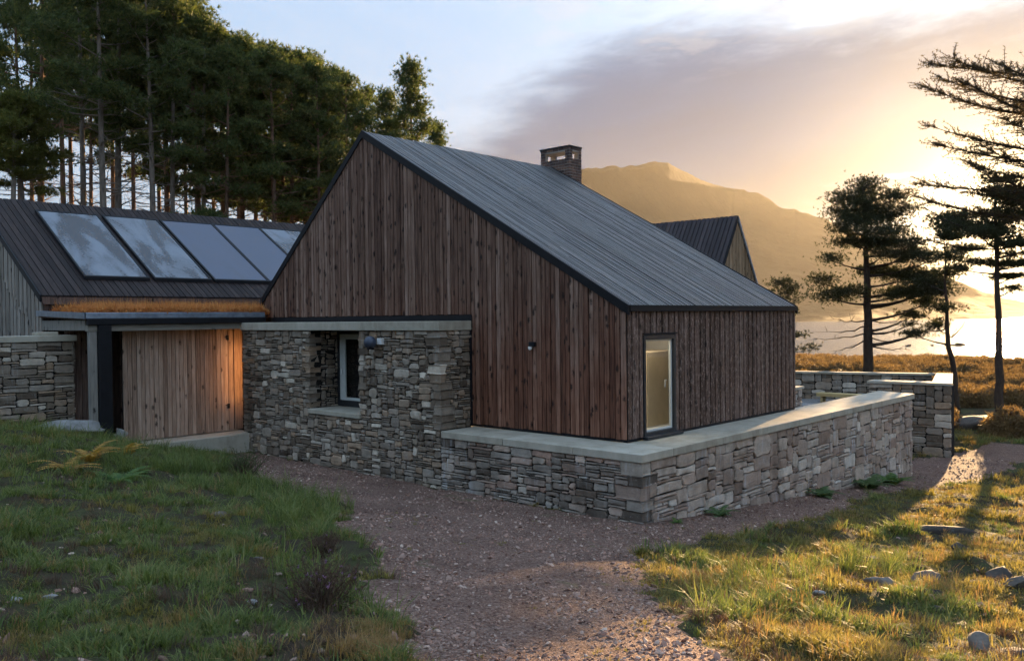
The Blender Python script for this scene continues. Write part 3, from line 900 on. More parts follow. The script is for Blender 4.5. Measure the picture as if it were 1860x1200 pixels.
pr_ = thing('stone_pier', 'short stone stub wall with warm coping at the end of the house', 'stone wall')
st = wallseg(pr_, (13.9, 2.85), (13.75, 4.6), .9, -1.2, 0, None, PR, cw=.1, ch=.07)
st += wallseg(pr_, (14.85, 2.9), (13.9, 2.85), .5, -1.2, 0, None, PR, cw=.1, ch=.07)
lay_stones(pr_, st, M['stone_warm'])
mb = MB(); prism(mb, [(13.86, 2.8), (14.95, 2.86), (14.8, 4.65), (13.7, 4.65)], -.088, .002); mb.build('coping_slab', M['concrete'], pr_)

deck = bpy.data.objects.new('deck', None); COL.objects.link(deck); tag(deck, 'grey boarded terrace deck inside the courtyard', kind='structure')
for i in range(56):
    MB().box(7.8 + i * .27, 8.06 + i * .27, .2 if 7.8 + i * .27 < 14.3 else 1.0 + .23 * (7.8 + i * .27 - 14.3) * .5, 11.5, -1.25, -1.2 + .002 * (i % 3)).build('board', M['deck_timber'], deck)
bn = thing('bench', 'honey coloured timber bench against the courtyard wall', 'bench')
MB().cbox(21.3, 21.75, 3.0, 5.1, -.95, -.80, .01).build('seat', M['bench_timber'], bn)
for y in (3.2, 4.05, 4.9): MB().box(21.36, 21.7, y - .05, y + .05, -1.2, -.951).build('leg', M['bench_timber'], bn)

# ---- wall at the left, by the outbuilding
lw = thing('garden_wall', 'dark stone wall with green-grey capping in front of the outbuilding gable', 'stone wall')
MB().box(-12, -5.25, 14.045, 14.5, -1.5, 2.02).build('wall_core', M['mortar'], lw)
st = face((-12, 14.0, -1.0), (1, 0, 0), (0, -1, 0), 6.8, 3.02, PR, (), cw=.10, ch=.06, wr=(2, 6), hr=(1, 3), tall=.1, keep=lambda r: r[1] > 4.0 and -1 + r[3] > -.6)
st += face((-5.2, 14.0, -1.0), (0, 1, 0), (1, 0, 0), .5, 3.02, PR, (), cw=.12, ch=.07, wr=(2, 4), hr=(1, 3))
lay_stones(lw, st, M['stone_grey'], 200)
coping(lw, -12, -7.2, 13.94, 14.55, 2.022, 2.18); coping(lw, -7.195, -5.14, 13.94, 14.55, 2.022, 2.18)
coping(lw, -6.05, -5.55, 14.08, 14.5, 2.182, 2.27, 'loose_capping')

# ================================================================== MAIN HOUSE
LX, YA, HA, YL, HL, HE = 7.71, 8.28, 7.43, 13.23, 3.19, 2.75
S1 = (HA - HE) / YA; S2 = (HA - HL) / (YL - YA)


def roofz(y): return HE + S1 * y if y <= YA else HA - S2 * (y - YA)


hs = thing('house', 'big gabled house clad in dark vertical larch boards with long grey slatted roof', 'house')


def poly_x(mb, pts, x0, x1):
    n = len(pts)
    return mb.add([(x0, y, z) for y, z in pts] + [(x1, y, z) for y, z in pts],
                  [tuple(range(n)), tuple(range(2 * n - 1, n - 1, -1))] + [(i, n + i, n + (i + 1) % n, (i + 1) % n) for i in range(n)])


mb = MB()
poly_x(mb, [(.0, .004), (YL, .004), (YL, HL - .12), (YA, HA - .12), (0, HE - .12)], .0, .1)
poly_x(mb, [(.15, .004), (YL, .004), (YL, HL - .12), (YA, HA - .12), (0.15, HE - .12)], LX - .1, LX)
mb.box(.1, .52, 0, .1, .004, 2.6); mb.box(1.75, LX - .1, 0, .1, .004, 2.6); mb.box(.52, 1.75, 0, .1, 2.14, 2.6)
mb.box(.1, LX - .1, YL - .1, YL, .004, HL - .12)
mb.build('wall_lining', M['membrane'], hs)
# gable boards
y = 0.0; i = 0; RB = random.Random(9)
while y < YL - .02:
    wd = RB.choice([.12, .125, .13, .135, .14]); y1 = min(y + wd, YL)
    for brk in (4.34, YA):
        if y < brk - .001 < y1 - .002: y1 = brk
    if YL - y1 < .05: y1 = YL
    a, b = y + .013, y1 - .009
    if b - a > .02:
        z0 = .065 if y1 <= 4.341 else 2.60
        f_ = -.030 - (.008 if i % 2 else 0) - RB.uniform(0, .006)
        za, zb = roofz(a) - .15, roofz(b) - .15
        dz = RB.uniform(-.008, .008)
        MB().hexa([(f_, a, z0 + dz), (-.002, a, z0 + dz), (-.002, b, z0 + dz), (f_, b, z0 + dz)],
                  [(f_, a, za), (-.002, a, za), (-.002, b, zb), (f_, b, zb)]).build('board', M['larch_boards'], hs)
    y = y1; i += 1
# side boards
x = .004; i = 0
while x < LX - .02:
    wd = RB.choice([.10, .11, .12, .13]); x1 = min(x + wd, LX)
    for brk in (.50, 1.77):
        if x < brk - .001 < x1 - .002: x1 = brk
    if LX - x1 < .05: x1 = LX
    a, b = x + .011, x1 - .009
    if b - a > .02:
        z0 = 2.155 if (x > .495 and x1 < 1.775) else .065
        f_ = -.020 - (.018 if i % 2 else 0) - RB.uniform(0, .006)
        MB().hexa([(a, f_, z0), (b, f_, z0), (b, -.002, z0), (a, -.002, z0)], [(a, f_, 2.605), (b, f_, 2.605), (b, -.002, 2.605), (a, -.002, 2.605)]).build('board', M['weathered_larch'], hs)
    x = x1; i += 1
# trims
mb = MB(); mb.box(-.015, -.001, .0, 4.33, .004, .06); mb.box(.0, LX, -.013, -.001, .004, .06); mb.build('base_trim', M['black_metal'], hs)
mb = MB(); mb.box(-.05, -.002, 4.30, 12.8, 2.46, 2.585); mb.box(-.07, -.041, 4.29, 4.40, 2.20, 2.58); mb.build('flashing', M['black_metal'], hs)
MB().box(-.10, -.02, 4.305, 4.337, .03, 2.45).build('flashing', M['black_metal'], hs)
for s0, s1 in ((-.09, YA), (YA, YL + .1)):
    z0, z1 = HE + S1 * -.09 if s0 < 0 else HA, HA if s1 == YA else roofz(YL + .1)
    MB().hexa([(-.07, s0, z0 - .16), (-.012, s0, z0 - .16), (-.012, s0, z0 + .035), (-.07, s0, z0 + .035)],
              [(-.07, s1, z1 - .16), (-.012, s1, z1 - .16), (-.012, s1, z1 + .035), (-.07, s1, z1 + .035)]).build('verge_trim', M['black_metal'], hs)
    MB().hexa([(LX + .012, s0, z0 - .16), (LX + .05, s0, z0 - .16), (LX + .05, s0, z0 + .035), (LX + .012, s0, z0 + .035)],
              [(LX + .012, s1, z1 - .16), (LX + .05, s1, z1 - .16), (LX + .05, s1, z1 + .035), (LX + .012, s1, z1 + .035)]).build('verge_trim', M['black_metal'], hs)
MB().box(-.012, LX + .012, -.105, -.045, 2.61, 2.735).build('eaves_trim', M['black_metal'], hs)
# roof
rf = MB()
rf.hexa([(-.01, -.04, roofz(0) - .14), (LX + .01, -.04, roofz(0) - .14), (LX + .01, YA, HA - .12), (-.01, YA, HA - .12)],
        [(-.01, -.04, roofz(0) - .03), (LX + .01, -.04, roofz(0) - .03), (LX + .01, YA, HA - .005), (-.01, YA, HA - .005)])
rf.hexa([(-.01, YA, HA - .12), (LX + .01, YA, HA - .12), (LX + .01, YL + .1, HL - .2), (-.01, YL + .1, HL - .2)],
        [(-.01, YA, HA - .005), (LX + .01, YA, HA - .005), (LX + .01, YL + .1, HL - .09), (-.01, YL + .1, HL - .09)])
roof = rf.build('roof', M['membrane'], hs)
n = 84; pitch = (LX + .02) / n
for i in range(n):
    a = -.01 + i * pitch + .008; b = -.01 + (i + 1) * pitch - .008
    yj = RB.uniform(1.2, 5.5)
    for (y0, y1, lift) in ((-.10, yj, .0), (yj + .006, YA + .01, .0)):
        t = .018 + RB.uniform(0, .02)
        z0, z1 = HE + S1 * y0 - .012 + lift, HE + S1 * y1 - .012 + lift
        MB().hexa([(a, y0, z0), (b, y0, z0), (b, y1, z1), (a, y1, z1)], [(a, y0, z0 + t), (b, y0, z0 + t), (b, y1, z1 + t), (a, y1, z1 + t)]).build('slat', M['roof_slats'], roof)
# garden window
wd = thing('window', None, None); wd.parent = hs
mb = MB()
for (x0, x1, z0, z1) in ((.525, .60, .03, 2.13), (1.66, 1.745, .03, 2.13), (.60, 1.66, .03, .14), (.60, 1.66, 2.03, 2.13)): mb.cbox(x0, x1, -.055, .09, z0, z1, .006)
mb.build('frame', M['dark_frame'], wd)
mb = MB()
for (x0, x1, z0, z1) in ((.603, .625, .143, 2.027), (1.61, 1.657, .143, 2.027), (.625, 1.61, .143, .185), (.625, 1.61, 2.0, 2.027)): mb.box(x0, x1, .0, .05, z0, z1)
mb.build('sash', M['white_sash'], wd)
MB().add([(.625, .022, .185), (1.61, .022, .185), (1.61, .022, 2.0), (.625, .022, 2.0)], [(0, 1, 2, 3)]).build('pane', M['window_glass'], wd)
MB().tube([(1.55, .06, 1.15), (1.55, .10, 1.15), (1.55, .105, 1.0)], .013, 8).build('handle', M['white_sash'], wd)
MB().cbox(.46, 1.84, -.17, -.03, .012, .07, .006).build('threshold', M['dark_frame'], wd)
MB().box(.49, 1.78, -.075, -.03, 2.135, 2.165).build('drip_cap', M['black_metal'], wd)
rm = MB()
rm.box(.12, 3.4, 2.9, 2.95, .0, 2.5); rm.box(.1, .13, .12, 2.9, 0, 2.5); rm.box(3.37, 3.4, .12, 2.9, 0, 2.5); rm.box(.12, 3.4, .12, 2.9, 2.45, 2.5); rm.box(.12, 3.4, .12, 2.9, 0.006, .05)
rm.build('room_lining', M['interior_plaster'], hs)
MB().box(1.84, 1.895, .75, 2.85, .06, 1.72).build('wardrobe_side', M['interior_panel'], hs)
MB().cbox(1.9, 3.3, .75, 2.85, .06, 1.72, .01).build('wardrobe_front', M['interior_panel'], hs)
MB().box(.3, 2.2, .3, .95, 2.43, 2.447).build('room_light', M['room_bulb'], hs)

# chimney
ch = thing('chimney', None, None); ch.parent = hs
cx0, cx1, cy0, cy1, cz0, cz1 = 7.80, 8.44, 7.58, 8.82, 5.6, 8.09
oz0, oz1 = 7.68, 7.92
mb = MB()
mb.box(cx0 + .02, cx1 - .02, cy0 + .02, cy1 - .02, cz0, oz0 - .01)
for (a, b, c, d) in ((cx0 + .02, cx0 + .14, cy0 + .02, cy0 + .20), (cx0 + .02, cx0 + .14, cy1 - .20, cy1 - .02), (cx1 - .14, cx1 - .02, cy0 + .02, cy0 + .20), (cx1 - .14, cx1 - .02, cy1 - .20, cy1 - .02)):
    mb.box(a, b, c, d, oz0 - .01, oz1 + .01)
mb.box(cx0 + .02, cx1 - .02, cy0 + .02, cy1 - .02, oz1 + .01, cz1 - .03)
mb.build('stack_core', M['brick_joint'], ch)
bh = .092; k_ = 0; z = cz0 + .9
while z < cz1 - .05:
    off = .12 if k_ % 2 else 0
    inopen = oz0 - .02 < z + bh / 2 < oz1 + .02
    for (lo, hi, mk) in ((cy0, cy1, 0), (cx0 + .105, cx1, 1)):
        u = lo - off
        while u < hi:
            a, b = max(u, lo), min(u + .235, hi)
            ok = b - a > .03
            if ok and inopen:
                l_, h_ = (cy0 + .2, cy1 - .2) if mk == 0 else (cx0 + .16, cx1 - .14)
                if a < l_ < b: b = l_
                elif a < h_ < b: a = h_
                elif a >= l_ and b <= h_: ok = False
                ok = ok and b - a > .03
            if ok:
                m2 = MB()
                if mk == 0: m2.box(cx0, cx0 + .1, a + .009, b - .009, z + .009, z + bh - .010)
                else: m2.box(a + .009, b - .009, cy0 - .001, cy0 + .1, z + .009, z + bh - .010)
                m2.build('brick', M['brick'], ch)
            u += .24
    z += bh; k_ += 1
MB().cbox(cx0 - .025, cx1 + .025, cy0 - .025, cy1 + .025, cz1 - .028, cz1 + .02, .008).build('capping', M['dark_frame'], ch)

# lamps on the walls
l1 = thing('wall_lamp', 'dark blue hooded lamp on the stone annex beside the window', 'lamp')
bm = bmesh.new(); bmesh.ops.create_uvsphere(bm, u_segments=20, v_segments=12, radius=.17)
for v in bm.verts:
    v.co.x *= .85
    if v.co.z < -.02: v.co.z = -.02 + (v.co.z + .02) * .75
    v.co += Vector((XF - .22, 6.55, 1.94))
me = bpy.data.meshes.new('hood'); bm.to_mesh(me); bm.free(); link('hood', me, M['lamp_blue'], l1, True)
MB().cbox(XF - .10, XF + .0, 6.28, 6.45, 1.9, 2.05, .01).build('bracket', M['lamp_white'], l1)
MB().tube([(XF - .22, 6.55, 1.84), (XF - .22, 6.55, 1.79)], .09, 14).build('lens', M['black_metal'], l1)
l2 = thing('sensor_lamp', 'small black and white security lamp on the timber gable', 'lamp')
MB().cbox(-.115, -.03, 2.34, 2.50, 1.88, 1.98, .01).build('housing', M['black_metal'], l2)
MB().tube([(-.09, 2.47, 1.88), (-.09, 2.47, 1.83), (-.09, 2.47, 1.80)], [.045, .045, .02], 12).build('lens', M['lamp_white'], l2)

# ================================================================== PORCH
po = thing('porch', 'timber porch with sedum roof, zinc edge and boarded door between the two buildings', 'porch')
PY = 12.80
MB().hexa([(-5.38, PY, 2.58), (-1.0, PY, 2.58), (-1.0, 15.95, 2.66), (-5.38, 15.95, 2.66)], [(-5.38, PY, 2.70), (-1.0, PY, 2.70), (-1.0, 15.95, 2.80), (-5.38, 15.95, 2.80)]).build('canopy', M['dark_boards'], po)
MB().hexa([(-1.0, PY + .02, 2.58), (1.5, 13.3, 2.58), (1.5, 15.95, 2.66), (-1.0, 15.95, 2.66)], [(-1.0, PY + .02, 2.70), (1.5, 13.3, 2.70), (1.5, 15.95, 2.80), (-1.0, 15.95, 2.80)]).build('canopy', M['dark_boards'], po)
MB().cbox(-5.43, -.30, PY - .10, PY - .015, 2.60, 2.755, .012).build('zinc_edge', M['zinc'], po)
MB().hexa([(-5.46, PY - .10, 2.60), (-5.385, PY - .10, 2.60), (-5.385, 15.95, 2.70), (-5.46, 15.95, 2.70)], [(-5.46, PY - .10, 2.755), (-5.385, PY - .10, 2.755), (-5.385, 15.95, 2.845), (-5.46, 15.95, 2.845)]).build('zinc_edge', M['zinc'], po)
MB().cbox(-5.36, -.30, PY - .15, PY - .02, 2.445, 2.595, .012).build('gutter', M['black_metal'], po)
MB().cbox(-5.33, -1.10, PY - .06, PY + .10, 2.275, 2.44, .008).build('beam', M['beam_timber'], po)
MB().cbox(-5.33, -5.17, PY + .11, 15.9, 2.30, 2.57, .008).build('side_beam', M['post_timber'], po)
MB().cbox(-5.29, -5.10, PY - .05, PY + .09, -.95, 2.27, .008).build('post', M['post_timber'], po)
MB().cbox(-5.095, -4.76, PY - .14, PY + .06, -.95, 2.44, .02).build('downpipe', M['black_metal'], po)
dr = thing('door', None, None); dr.parent = po
x = -4.24; i = 0
while x < -1.05:
    wd = RB.choice([.11, .12, .13]); x1 = min(x + wd, -1.03)
    if -1.03 - x1 < .06: x1 = -1.03
    MB().box(x + .006, x1 - .006, 13.28 - RB.uniform(0, .012), 13.32, -.70, 2.34).build('board', M['door_boards'], dr)
    x = x1; i += 1
MB().box(-4.23, -1.04, 13.325, 13.38, -.70, 2.34).build('lining', M['membrane'], dr)
for z in (1.95, -.05):
    MB().cbox(-1.24, -1.17, 13.235, 13.272, z, z + .14, .006).tube([(-1.3, 13.25, z + .1), (-1.2, 13.25, z + .1)], .012, 6).build('hinge', M['black_metal'], dr)
MB().cbox(-.985, -.72, 13.30, 13.42, -.70, 2.34, .006).build('door_jamb', M['door_boards'], po)
for q in range(7): MB().box(-5.2 + q * .14, -5.07 + q * .14, 14.6 - .012 * (q % 2), 14.65, -.72, 2.5).build('inner_board', M['dark_boards'], po)
slab = MB().cbox(-4.6, -.8, 12.42, 15.5, -1.7, -.73, .015).build('doorstep', M['concrete'], po)
# lamp on the hidden end face of the annex, beside the door
pl = thing('porch_lamp', 'upright glowing strip lamp tucked round the end of the stone block beside the porch door', 'lamp')
MB().cbox(-.93, -.83, 12.80, 12.825, .1, 1.95, .006).build('backplate', M['black_metal'], pl)
MB().tube([(-.88, 12.85, .15), (-.88, 12.85, 1.9)], .018, 10).build('bulb', M['warm_bulb'], pl)

# ================================================================== OUTBUILDING (left)
ob = thing('outbuilding', 'long low timber outbuilding with dark slatted roof carrying the solar panels', 'outbuilding')
BX0, BX1, BY0, BYR, BE, BR_ = -5.25, 8.5, 16.0, 21.45, 3.33, 6.56
BS = (BR_ - BE) / (BYR - BY0); BY1 = 2 * BYR - BY0
mb = MB()
poly_x(mb, [(BY0, -1), (BY1, -1), (BY1, BE - .1), (BYR, BR_ - .1), (BY0, BE - .1)], BX0, BX0 + .1)
poly_x(mb, [(BY0, -1), (BY1, -1), (BY1, BE - .1), (BYR, BR_ - .1), (BY0, BE - .1)], BX1 - .1, BX1)
mb.box(BX0 + .1, BX1 - .1, BY0, BY0 + .1, -1, BE - .1); mb.box(BX0 + .1, BX1 - .1, BY1 - .1, BY1, -1, BE - .1)
mb.build('wall_lining', M['membrane'], ob)
y = BY0; i = 0
while y < BY1 - .1:
    y1 = y + RB.choice([.14, .16, .18]); a, b = y + .006, y1 - .006
    zt = lambda q: BE + BS * (min(q, 2 * BYR - q) - BY0) - .12
    f_ = BX0 - .025 - (.02 if i % 2 else 0)
    MB().hexa([(f_, a, -.6), (BX0 - .002, a, -.6), (BX0 - .002, b, -.6), (f_, b, -.6)], [(f_, a, zt(a)), (BX0 - .002, a, zt(a)), (BX0 - .002, b, zt(b)), (f_, b, zt(b))]).build('board', M['silver_boards'], ob)
    # overlapping upper cladding with a stepped lower edge
    lowz = zt(a) - 1.15 - .10 * (i // 3 % 2)
    if a < BYR: MB().hexa([(f_ - .03, a, max(1.9, lowz)), (f_ - .003, a, max(1.9, lowz)), (f_ - .003, b, max(1.9, lowz)), (f_ - .03, b, max(1.9, lowz))], [(f_ - .03, a, zt(a)), (f_ - .003, a, zt(a)), (f_ - .003, b, zt(b)), (f_ - .03, b, zt(b))]).build('board', M['silver_boards'], ob)
    y = y1; i += 1
x = BX0; i = 0
while x < 1.6:
    x1 = x + RB.choice([.14, .16, .18])
    MB().box(x + .006, x1 - .006, BY0 - .03 - (.02 if i % 2 else 0), BY0 - .002, -.7, BE - .08).build('board', M['dark_boards'], ob)
    x = x1; i += 1
rf = MB(); rf.hexa([(BX0 - .05, BY0 - .1, BE - .12), (BX1, BY0 - .1, BE - .12), (BX1, BYR, BR_ - .06), (BX0 - .05, BYR, BR_ - .06)], [(BX0 - .05, BY0 - .1, BE - .05), (BX1, BY0 - .1, BE - .05), (BX1, BYR, BR_ + .01), (BX0 - .05, BYR, BR_ + .01)])
rf.hexa([(BX0 - .05, BYR, BR_ - .06), (BX1, BYR, BR_ - .06), (BX1, BY1 + .1, BE - .12), (BX0 - .05, BY1 + .1, BE - .12)], [(BX0 - .05, BYR, BR_ + .01), (BX1, BYR, BR_ + .01), (BX1, BY1 + .1, BE - .05), (BX0 - .05, BY1 + .1, BE - .05)])
roof2 = rf.build('roof', M['membrane'], ob)
x = BX0 - .08; i = 0
while x < 7.4:
    a, b = x + .012, x + .178; t = .03 + RB.uniform(0, .01)
    y0, y1 = BY0 - .14, BYR + .02
    z0, z1 = BE + BS * (y0 - BY0), BE + BS * (y1 - BY0)
    MB().hexa([(a, y0, z0), (b, y0, z0), (b, y1, z1), (a, y1, z1)], [(a, y0, z0 + t), (b, y0, z0 + t), (b, y1, z1 + t), (a, y1, z1 + t)]).build('slat', M['brown_roof_slats'], roof2)
    x += .19; i += 1
MB().hexa([(BX0 - .14, BY0 - .15, BE - .24), (BX0 - .09, BY0 - .15, BE - .24), (BX0 - .09, BYR, BR_ - .13), (BX0 - .14, BYR, BR_ - .13)], [(BX0 - .14, BY0 - .15, BE - .04), (BX0 - .09, BY0 - .15, BE - .04), (BX0 - .09, BYR, BR_ + .05), (BX0 - .14, BYR, BR_ + .05)]).build('verge_trim', M['black_metal'], ob)
MB().box(BX0 - .08, BX1, BY0 - .16, BY0 - .11, BE - .30, BE - .10).build('eaves_trim', M['dark_boards'], ob)
order = ['leftmost', 'second', 'middle', 'fourth', 'rightmost']
labs = ['leftmost solar panel on the dark roof, misted glass with a dark blotch down its left', 'second solar panel from the left, heavily misted glass on the dark roof',
        'middle of the five solar panels, evenly dewed blue-grey glass', 'fourth solar panel from the left, evenly dewed blue-grey glass', 'rightmost solar panel, half hidden by the timber gable']
for i, (a, b) in enumerate(((-3.82, -1.96), (-1.70, .13), (.33, 2.26), (2.38, 4.25), (4.37, 6.2))):
    t = thing('solar_panel', labs[i], 'solar panel', 'solar panels on the outbuilding roof')
    zz = lambda y: BE + BS * (y - BY0)
    y0, y1 = 16.74, 20.58

    def slope(mb, x0, x1, ya, yb, lo, hi):
        mb.hexa([(x0, ya, zz(ya) + lo), (x1, ya, zz(ya) + lo), (x1, yb, zz(yb) + lo), (x0, yb, zz(yb) + lo)], [(x0, ya, zz(ya) + hi), (x1, ya, zz(ya) + hi), (x1, yb, zz(yb) + hi), (x0, yb, zz(yb) + hi)])
    mb = MB(); slope(mb, a - .06, a, y0 - .06, y1 + .06, .05, .15); slope(mb, b, b + .06, y0 - .06, y1 + .06, .05, .15); slope(mb, a, b, y0 - .06, y0, .05, .15); slope(mb, a, b, y1, y1 + .06, .05, .15)
    mb.build('frame', M['black_metal'], t)
    mb = MB(); slope(mb, a + .002, b - .002, y0 + .002, y1 - .002, .05, .13); mb.build('glass', M['misted_panel' if i in (0, 1, 4) else 'dewy_panel'], t)

# ================================================================== FAR GABLED WING
fh = thing('gabled_wing', 'far dark-roofed wing with steep warm timber gable behind the main roof', 'house')
GX, GY, GZ, GH = 20.96, 8.54, 6.88, 2.6; GS = 1.6; GW = (GZ - GH) / GS; GY1 = 20.0
mb = MB(); n = 5
gp = [(GX - GW, -1.5), (GX + GW, -1.5), (GX + GW, GH - .1), (GX, GZ - .1), (GX - GW, GH - .1)]
for yy0, yy1 in ((GY, GY + .1), (GY1 - .1, GY1)):
    mb.add([(x, yy0, z) for x, z in gp] + [(x, yy1, z) for x, z in gp], [tuple(range(5)), tuple(range(9, 4, -1))] + [(i, 5 + i, 5 + (i + 1) % 5, (i + 1) % 5) for i in range(5)])
mb.box(GX - GW, GX - GW + .1, GY + .1, GY1 - .1, -1.5, GH - .12); mb.box(GX + GW - .1, GX + GW, GY + .1, GY1 - .1, -1.5, GH - .12)
mb.build('wall_lining', M['membrane'], fh)
x = GX - GW; i = 0
while x < GX + GW - .05:
    x1 = min(x + .15, GX + GW)
    if x < GX < x1: x1 = GX
    zt = lambda q: GZ - GS * abs(q - GX) - .15
    a, b = x + .006, x1 - .006; f_ = GY - .025 - (.015 if i % 2 else 0)
    MB().hexa([(a, f_, -.5), (b, f_, -.5), (b, GY - .002, -.5), (a, GY - .002, -.5)], [(a, f_, zt(a)), (b, f_, zt(b)), (b, GY - .002, zt(b)), (a, GY - .002, zt(a))]).build('board', M['far_gable_boards'], fh)
    x = x1; i += 1
rf = MB()
for s in (-1, 1):
    rf.hexa([(GX, GY - .03, GZ - .14), (GX, GY1, GZ - .14), (GX + s * (GW + .1), GY1, GH - .25), (GX + s * (GW + .1), GY - .03, GH - .25)], [(GX, GY - .03, GZ), (GX, GY1, GZ), (GX + s * (GW + .1), GY1, GH - .13), (GX + s * (GW + .1), GY - .03, GH - .13)])
roof3 = rf.build('roof', M['membrane'], fh)
y = GY - .06
while y < 17.5:
    a, b = y + .015, y + .205; xe = GX - GW - .12; ze = GZ - GS * (GW + .12)
    z_ = .05
    MB().hexa([(xe, a, ze + .03), (GX, a, GZ + .03), (GX, b, GZ + .03), (xe, b, ze + .03)], [(xe - .03, a, ze + .075), (GX - .02, a, GZ + .09), (GX - .02, b, GZ + .09), (xe - .03, b, ze + .075)]).build('slat', M['far_roof_slats'], roof3)
    y += .225
for s in (-1, 1):
    MB().hexa([(GX, GY - .10, GZ - .12), (GX, GY - .05, GZ - .12), (GX, GY - .05, GZ + .08), (GX, GY - .10, GZ + .08)],
              [(GX + s * (GW + .1), GY - .10, GH - .28), (GX + s * (GW + .1), GY - .05, GH - .28), (GX + s * (GW + .1), GY - .05, GH - .08), (GX + s * (GW + .1), GY - .10, GH - .08)]).build('verge_trim', M['zinc' if s > 0 else 'black_metal'], fh)  # right verge coloured pale zinc to imitate sunlight on its edge

# ================================================================== VEGETATION
def needles(rng, centres, n, length, width, up=.35, spread=1.0, outward=None):
    """radiating needle tufts: one thin triangle per needle"""
    m = len(centres); c = np.repeat(centres, n, 0)
    d = rng.normal(size=(m * n, 3)) * spread
    d[:, 2] += up * 1.6
    if outward is not None: d += np.repeat(outward, n, 0) * .8
    d /= np.linalg.norm(d, axis=1, keepdims=True) + 1e-9
    s = np.cross(d, rng.normal(size=(m * n, 3))); s /= np.linalg.norm(s, axis=1, keepdims=True) + 1e-9
    L = length * rng.uniform(.65, 1.25, (m * n, 1)); w = width * rng.uniform(.7, 1.3, (m * n, 1))
    V = np.stack([c - s * w / 2, c + s * w / 2, c + d * L], 1).reshape(-1, 3)
    return V


def tri_mesh(name, V):
    return npmesh(name, V, np.arange(len(V)).reshape(-1, 3))


def curve_branch(p, az, L, e0, e1, n=5, rng=None, wig=.12):
    """branch path starting at p; elevation goes from e0 to e1 (radians)"""
    pts = [np.array(p, float)]; a = az
    for i in range(n):
        t = (i + .5) / n; e = e0 + (e1 - e0) * t
        a += rng.normal() * wig
        pts.append(pts[-1] + L / n * np.array([math.cos(a) * math.cos(e), math.sin(a) * math.cos(e), math.sin(e)]))
    return pts


def pine_mesh(seed, H, r0, crown=.55, spread=3.2, nb=34, dead=18, pad=.62, tuft=10, nn=11, nl=.20, nw=.035, lean=(0, 0), flat=.38, prof=None, asym=0, asym_az=0,
              deadlen=1.6, deadfrom=.22, sub=4, topbias=1.0, vary=(.65, 1.15), bend=None, deadtw=3):
    """Scots pine: returns (trunk MB, needle vertex array) standing on the origin"""
    rng = np.random.default_rng(seed); mb = MB()
    n = 12; tp = []
    wx, wy = rng.normal(size=2) * .12
    for i in range(n + 1):
        t = i / n
        bx, by = (bend(t) if bend else (0, 0))
        tp.append(np.array([lean[0] * t * H + wx * math.sin(3 * t) + bx, lean[1] * t * H + wy * math.sin(2.4 * t + 1) + by, t * H * .985]))
    tr = [r0 * ((1 - .80 * (i / n)) if i else 1.25) for i in range(n + 1)]; tr[-1] *= .5
    mb.tube(tp, tr, 8)

    def trunk_at(t):
        i = min(int(t * n), n - 1); u = t * n - i
        return tp[i] * (1 - u) + tp[i + 1] * u, tr[i] * (1 - u) + tr[i + 1] * u
    C = []; O = []
    c0 = 1 - crown
    for b in range(nb):
        t = c0 + (1 - c0) * ((b + rng.uniform(0, 1)) / nb) ** topbias; t = min(t, .99)
        u = (t - c0) / crown
        p, r = trunk_at(t); az = b * 2.399 + rng.normal() * .5
        f = prof(u) if prof else (math.sin(math.pi * min(1, .18 + .82 * u)) ** .6 * (1 - .35 * u) + .12)
        L = spread * f * rng.uniform(*vary)
        if asym: L *= 1 + asym * math.cos(az - asym_az)
        L = max(L, .5)
        e0 = R(-4 + 50 * u ** 1.4) + rng.normal() * .12; e1 = e0 + R(22)
        bp = curve_branch(p, az, L, e0, e1, 5, rng)
        mb.tube(bp, [max(.012, r * .42 * (1 - .85 * i / 5)) for i in range(6)], 5, False)
        tips = [(bp[k], .55 + .12 * k) for k in (3, 4, 5)]
        for s in range(sub):
            k = rng.integers(2, 5); q = bp[k]; sl = L * rng.uniform(.18, .36)
            sb = curve_branch(q, az + rng.choice([-1, 1]) * rng.uniform(.5, 1.2), sl, e0 + .1, e0 + .5, 3, rng)
            mb.tube(sb, [max(.008, r * .16), .012, .009, .006], 4, False)
            tips += [(sb[2], .8), (sb[3], 1.0)]
        for q, sz in tips:
            m_ = max(2, int(tuft * sz * rng.uniform(.25, 1.5)))
            off = rng.normal(size=(m_, 3)) * np.array([pad, pad, pad * flat]) * .5 * sz
            C.append(q + off + np.array([0, 0, .08])); O.append(off / (pad + 1e-6))
    for b in range(dead):
        t = deadfrom + (c0 + .08 - deadfrom) * rng.uniform()
        p, r = trunk_at(t); az = rng.uniform(0, 6.28); L = deadlen * rng.uniform(.3, 1.1)
        bp = curve_branch(p, az, L, R(rng.uniform(-18, 30)), R(rng.uniform(-10, 35)), 4, rng, .25)
        mb.tube(bp, [.035, .026, .018, .012, .006], 4, False)
        for s in range(deadtw):
            k = rng.integers(1, 4); sb = curve_branch(bp[k], az + rng.choice([-1, 1]) * rng.uniform(.4, 1.2), L * .4, R(rng.uniform(-10, 45)), R(10), 2, rng, .3)
            mb.tube(sb, [.014, .009, .005], 3, False)
    C = np.concatenate(C); O = np.concatenate(O)
    return mb, needles(rng, C, nn, nl, nw, outward=O)


def make_tree(name, label, cat, trunk, crown, bark_m, leaf_m, loc, rz=0, s=1.0, group=None):
    t = thing(name, label, cat, group, loc); t.rotation_euler.z = rz; t.scale = (s, s, s)
    trunk.build('trunk', M[bark_m], t, True)
    link('crown', tri_mesh('crown', crown), M[leaf_m], t)
    return t


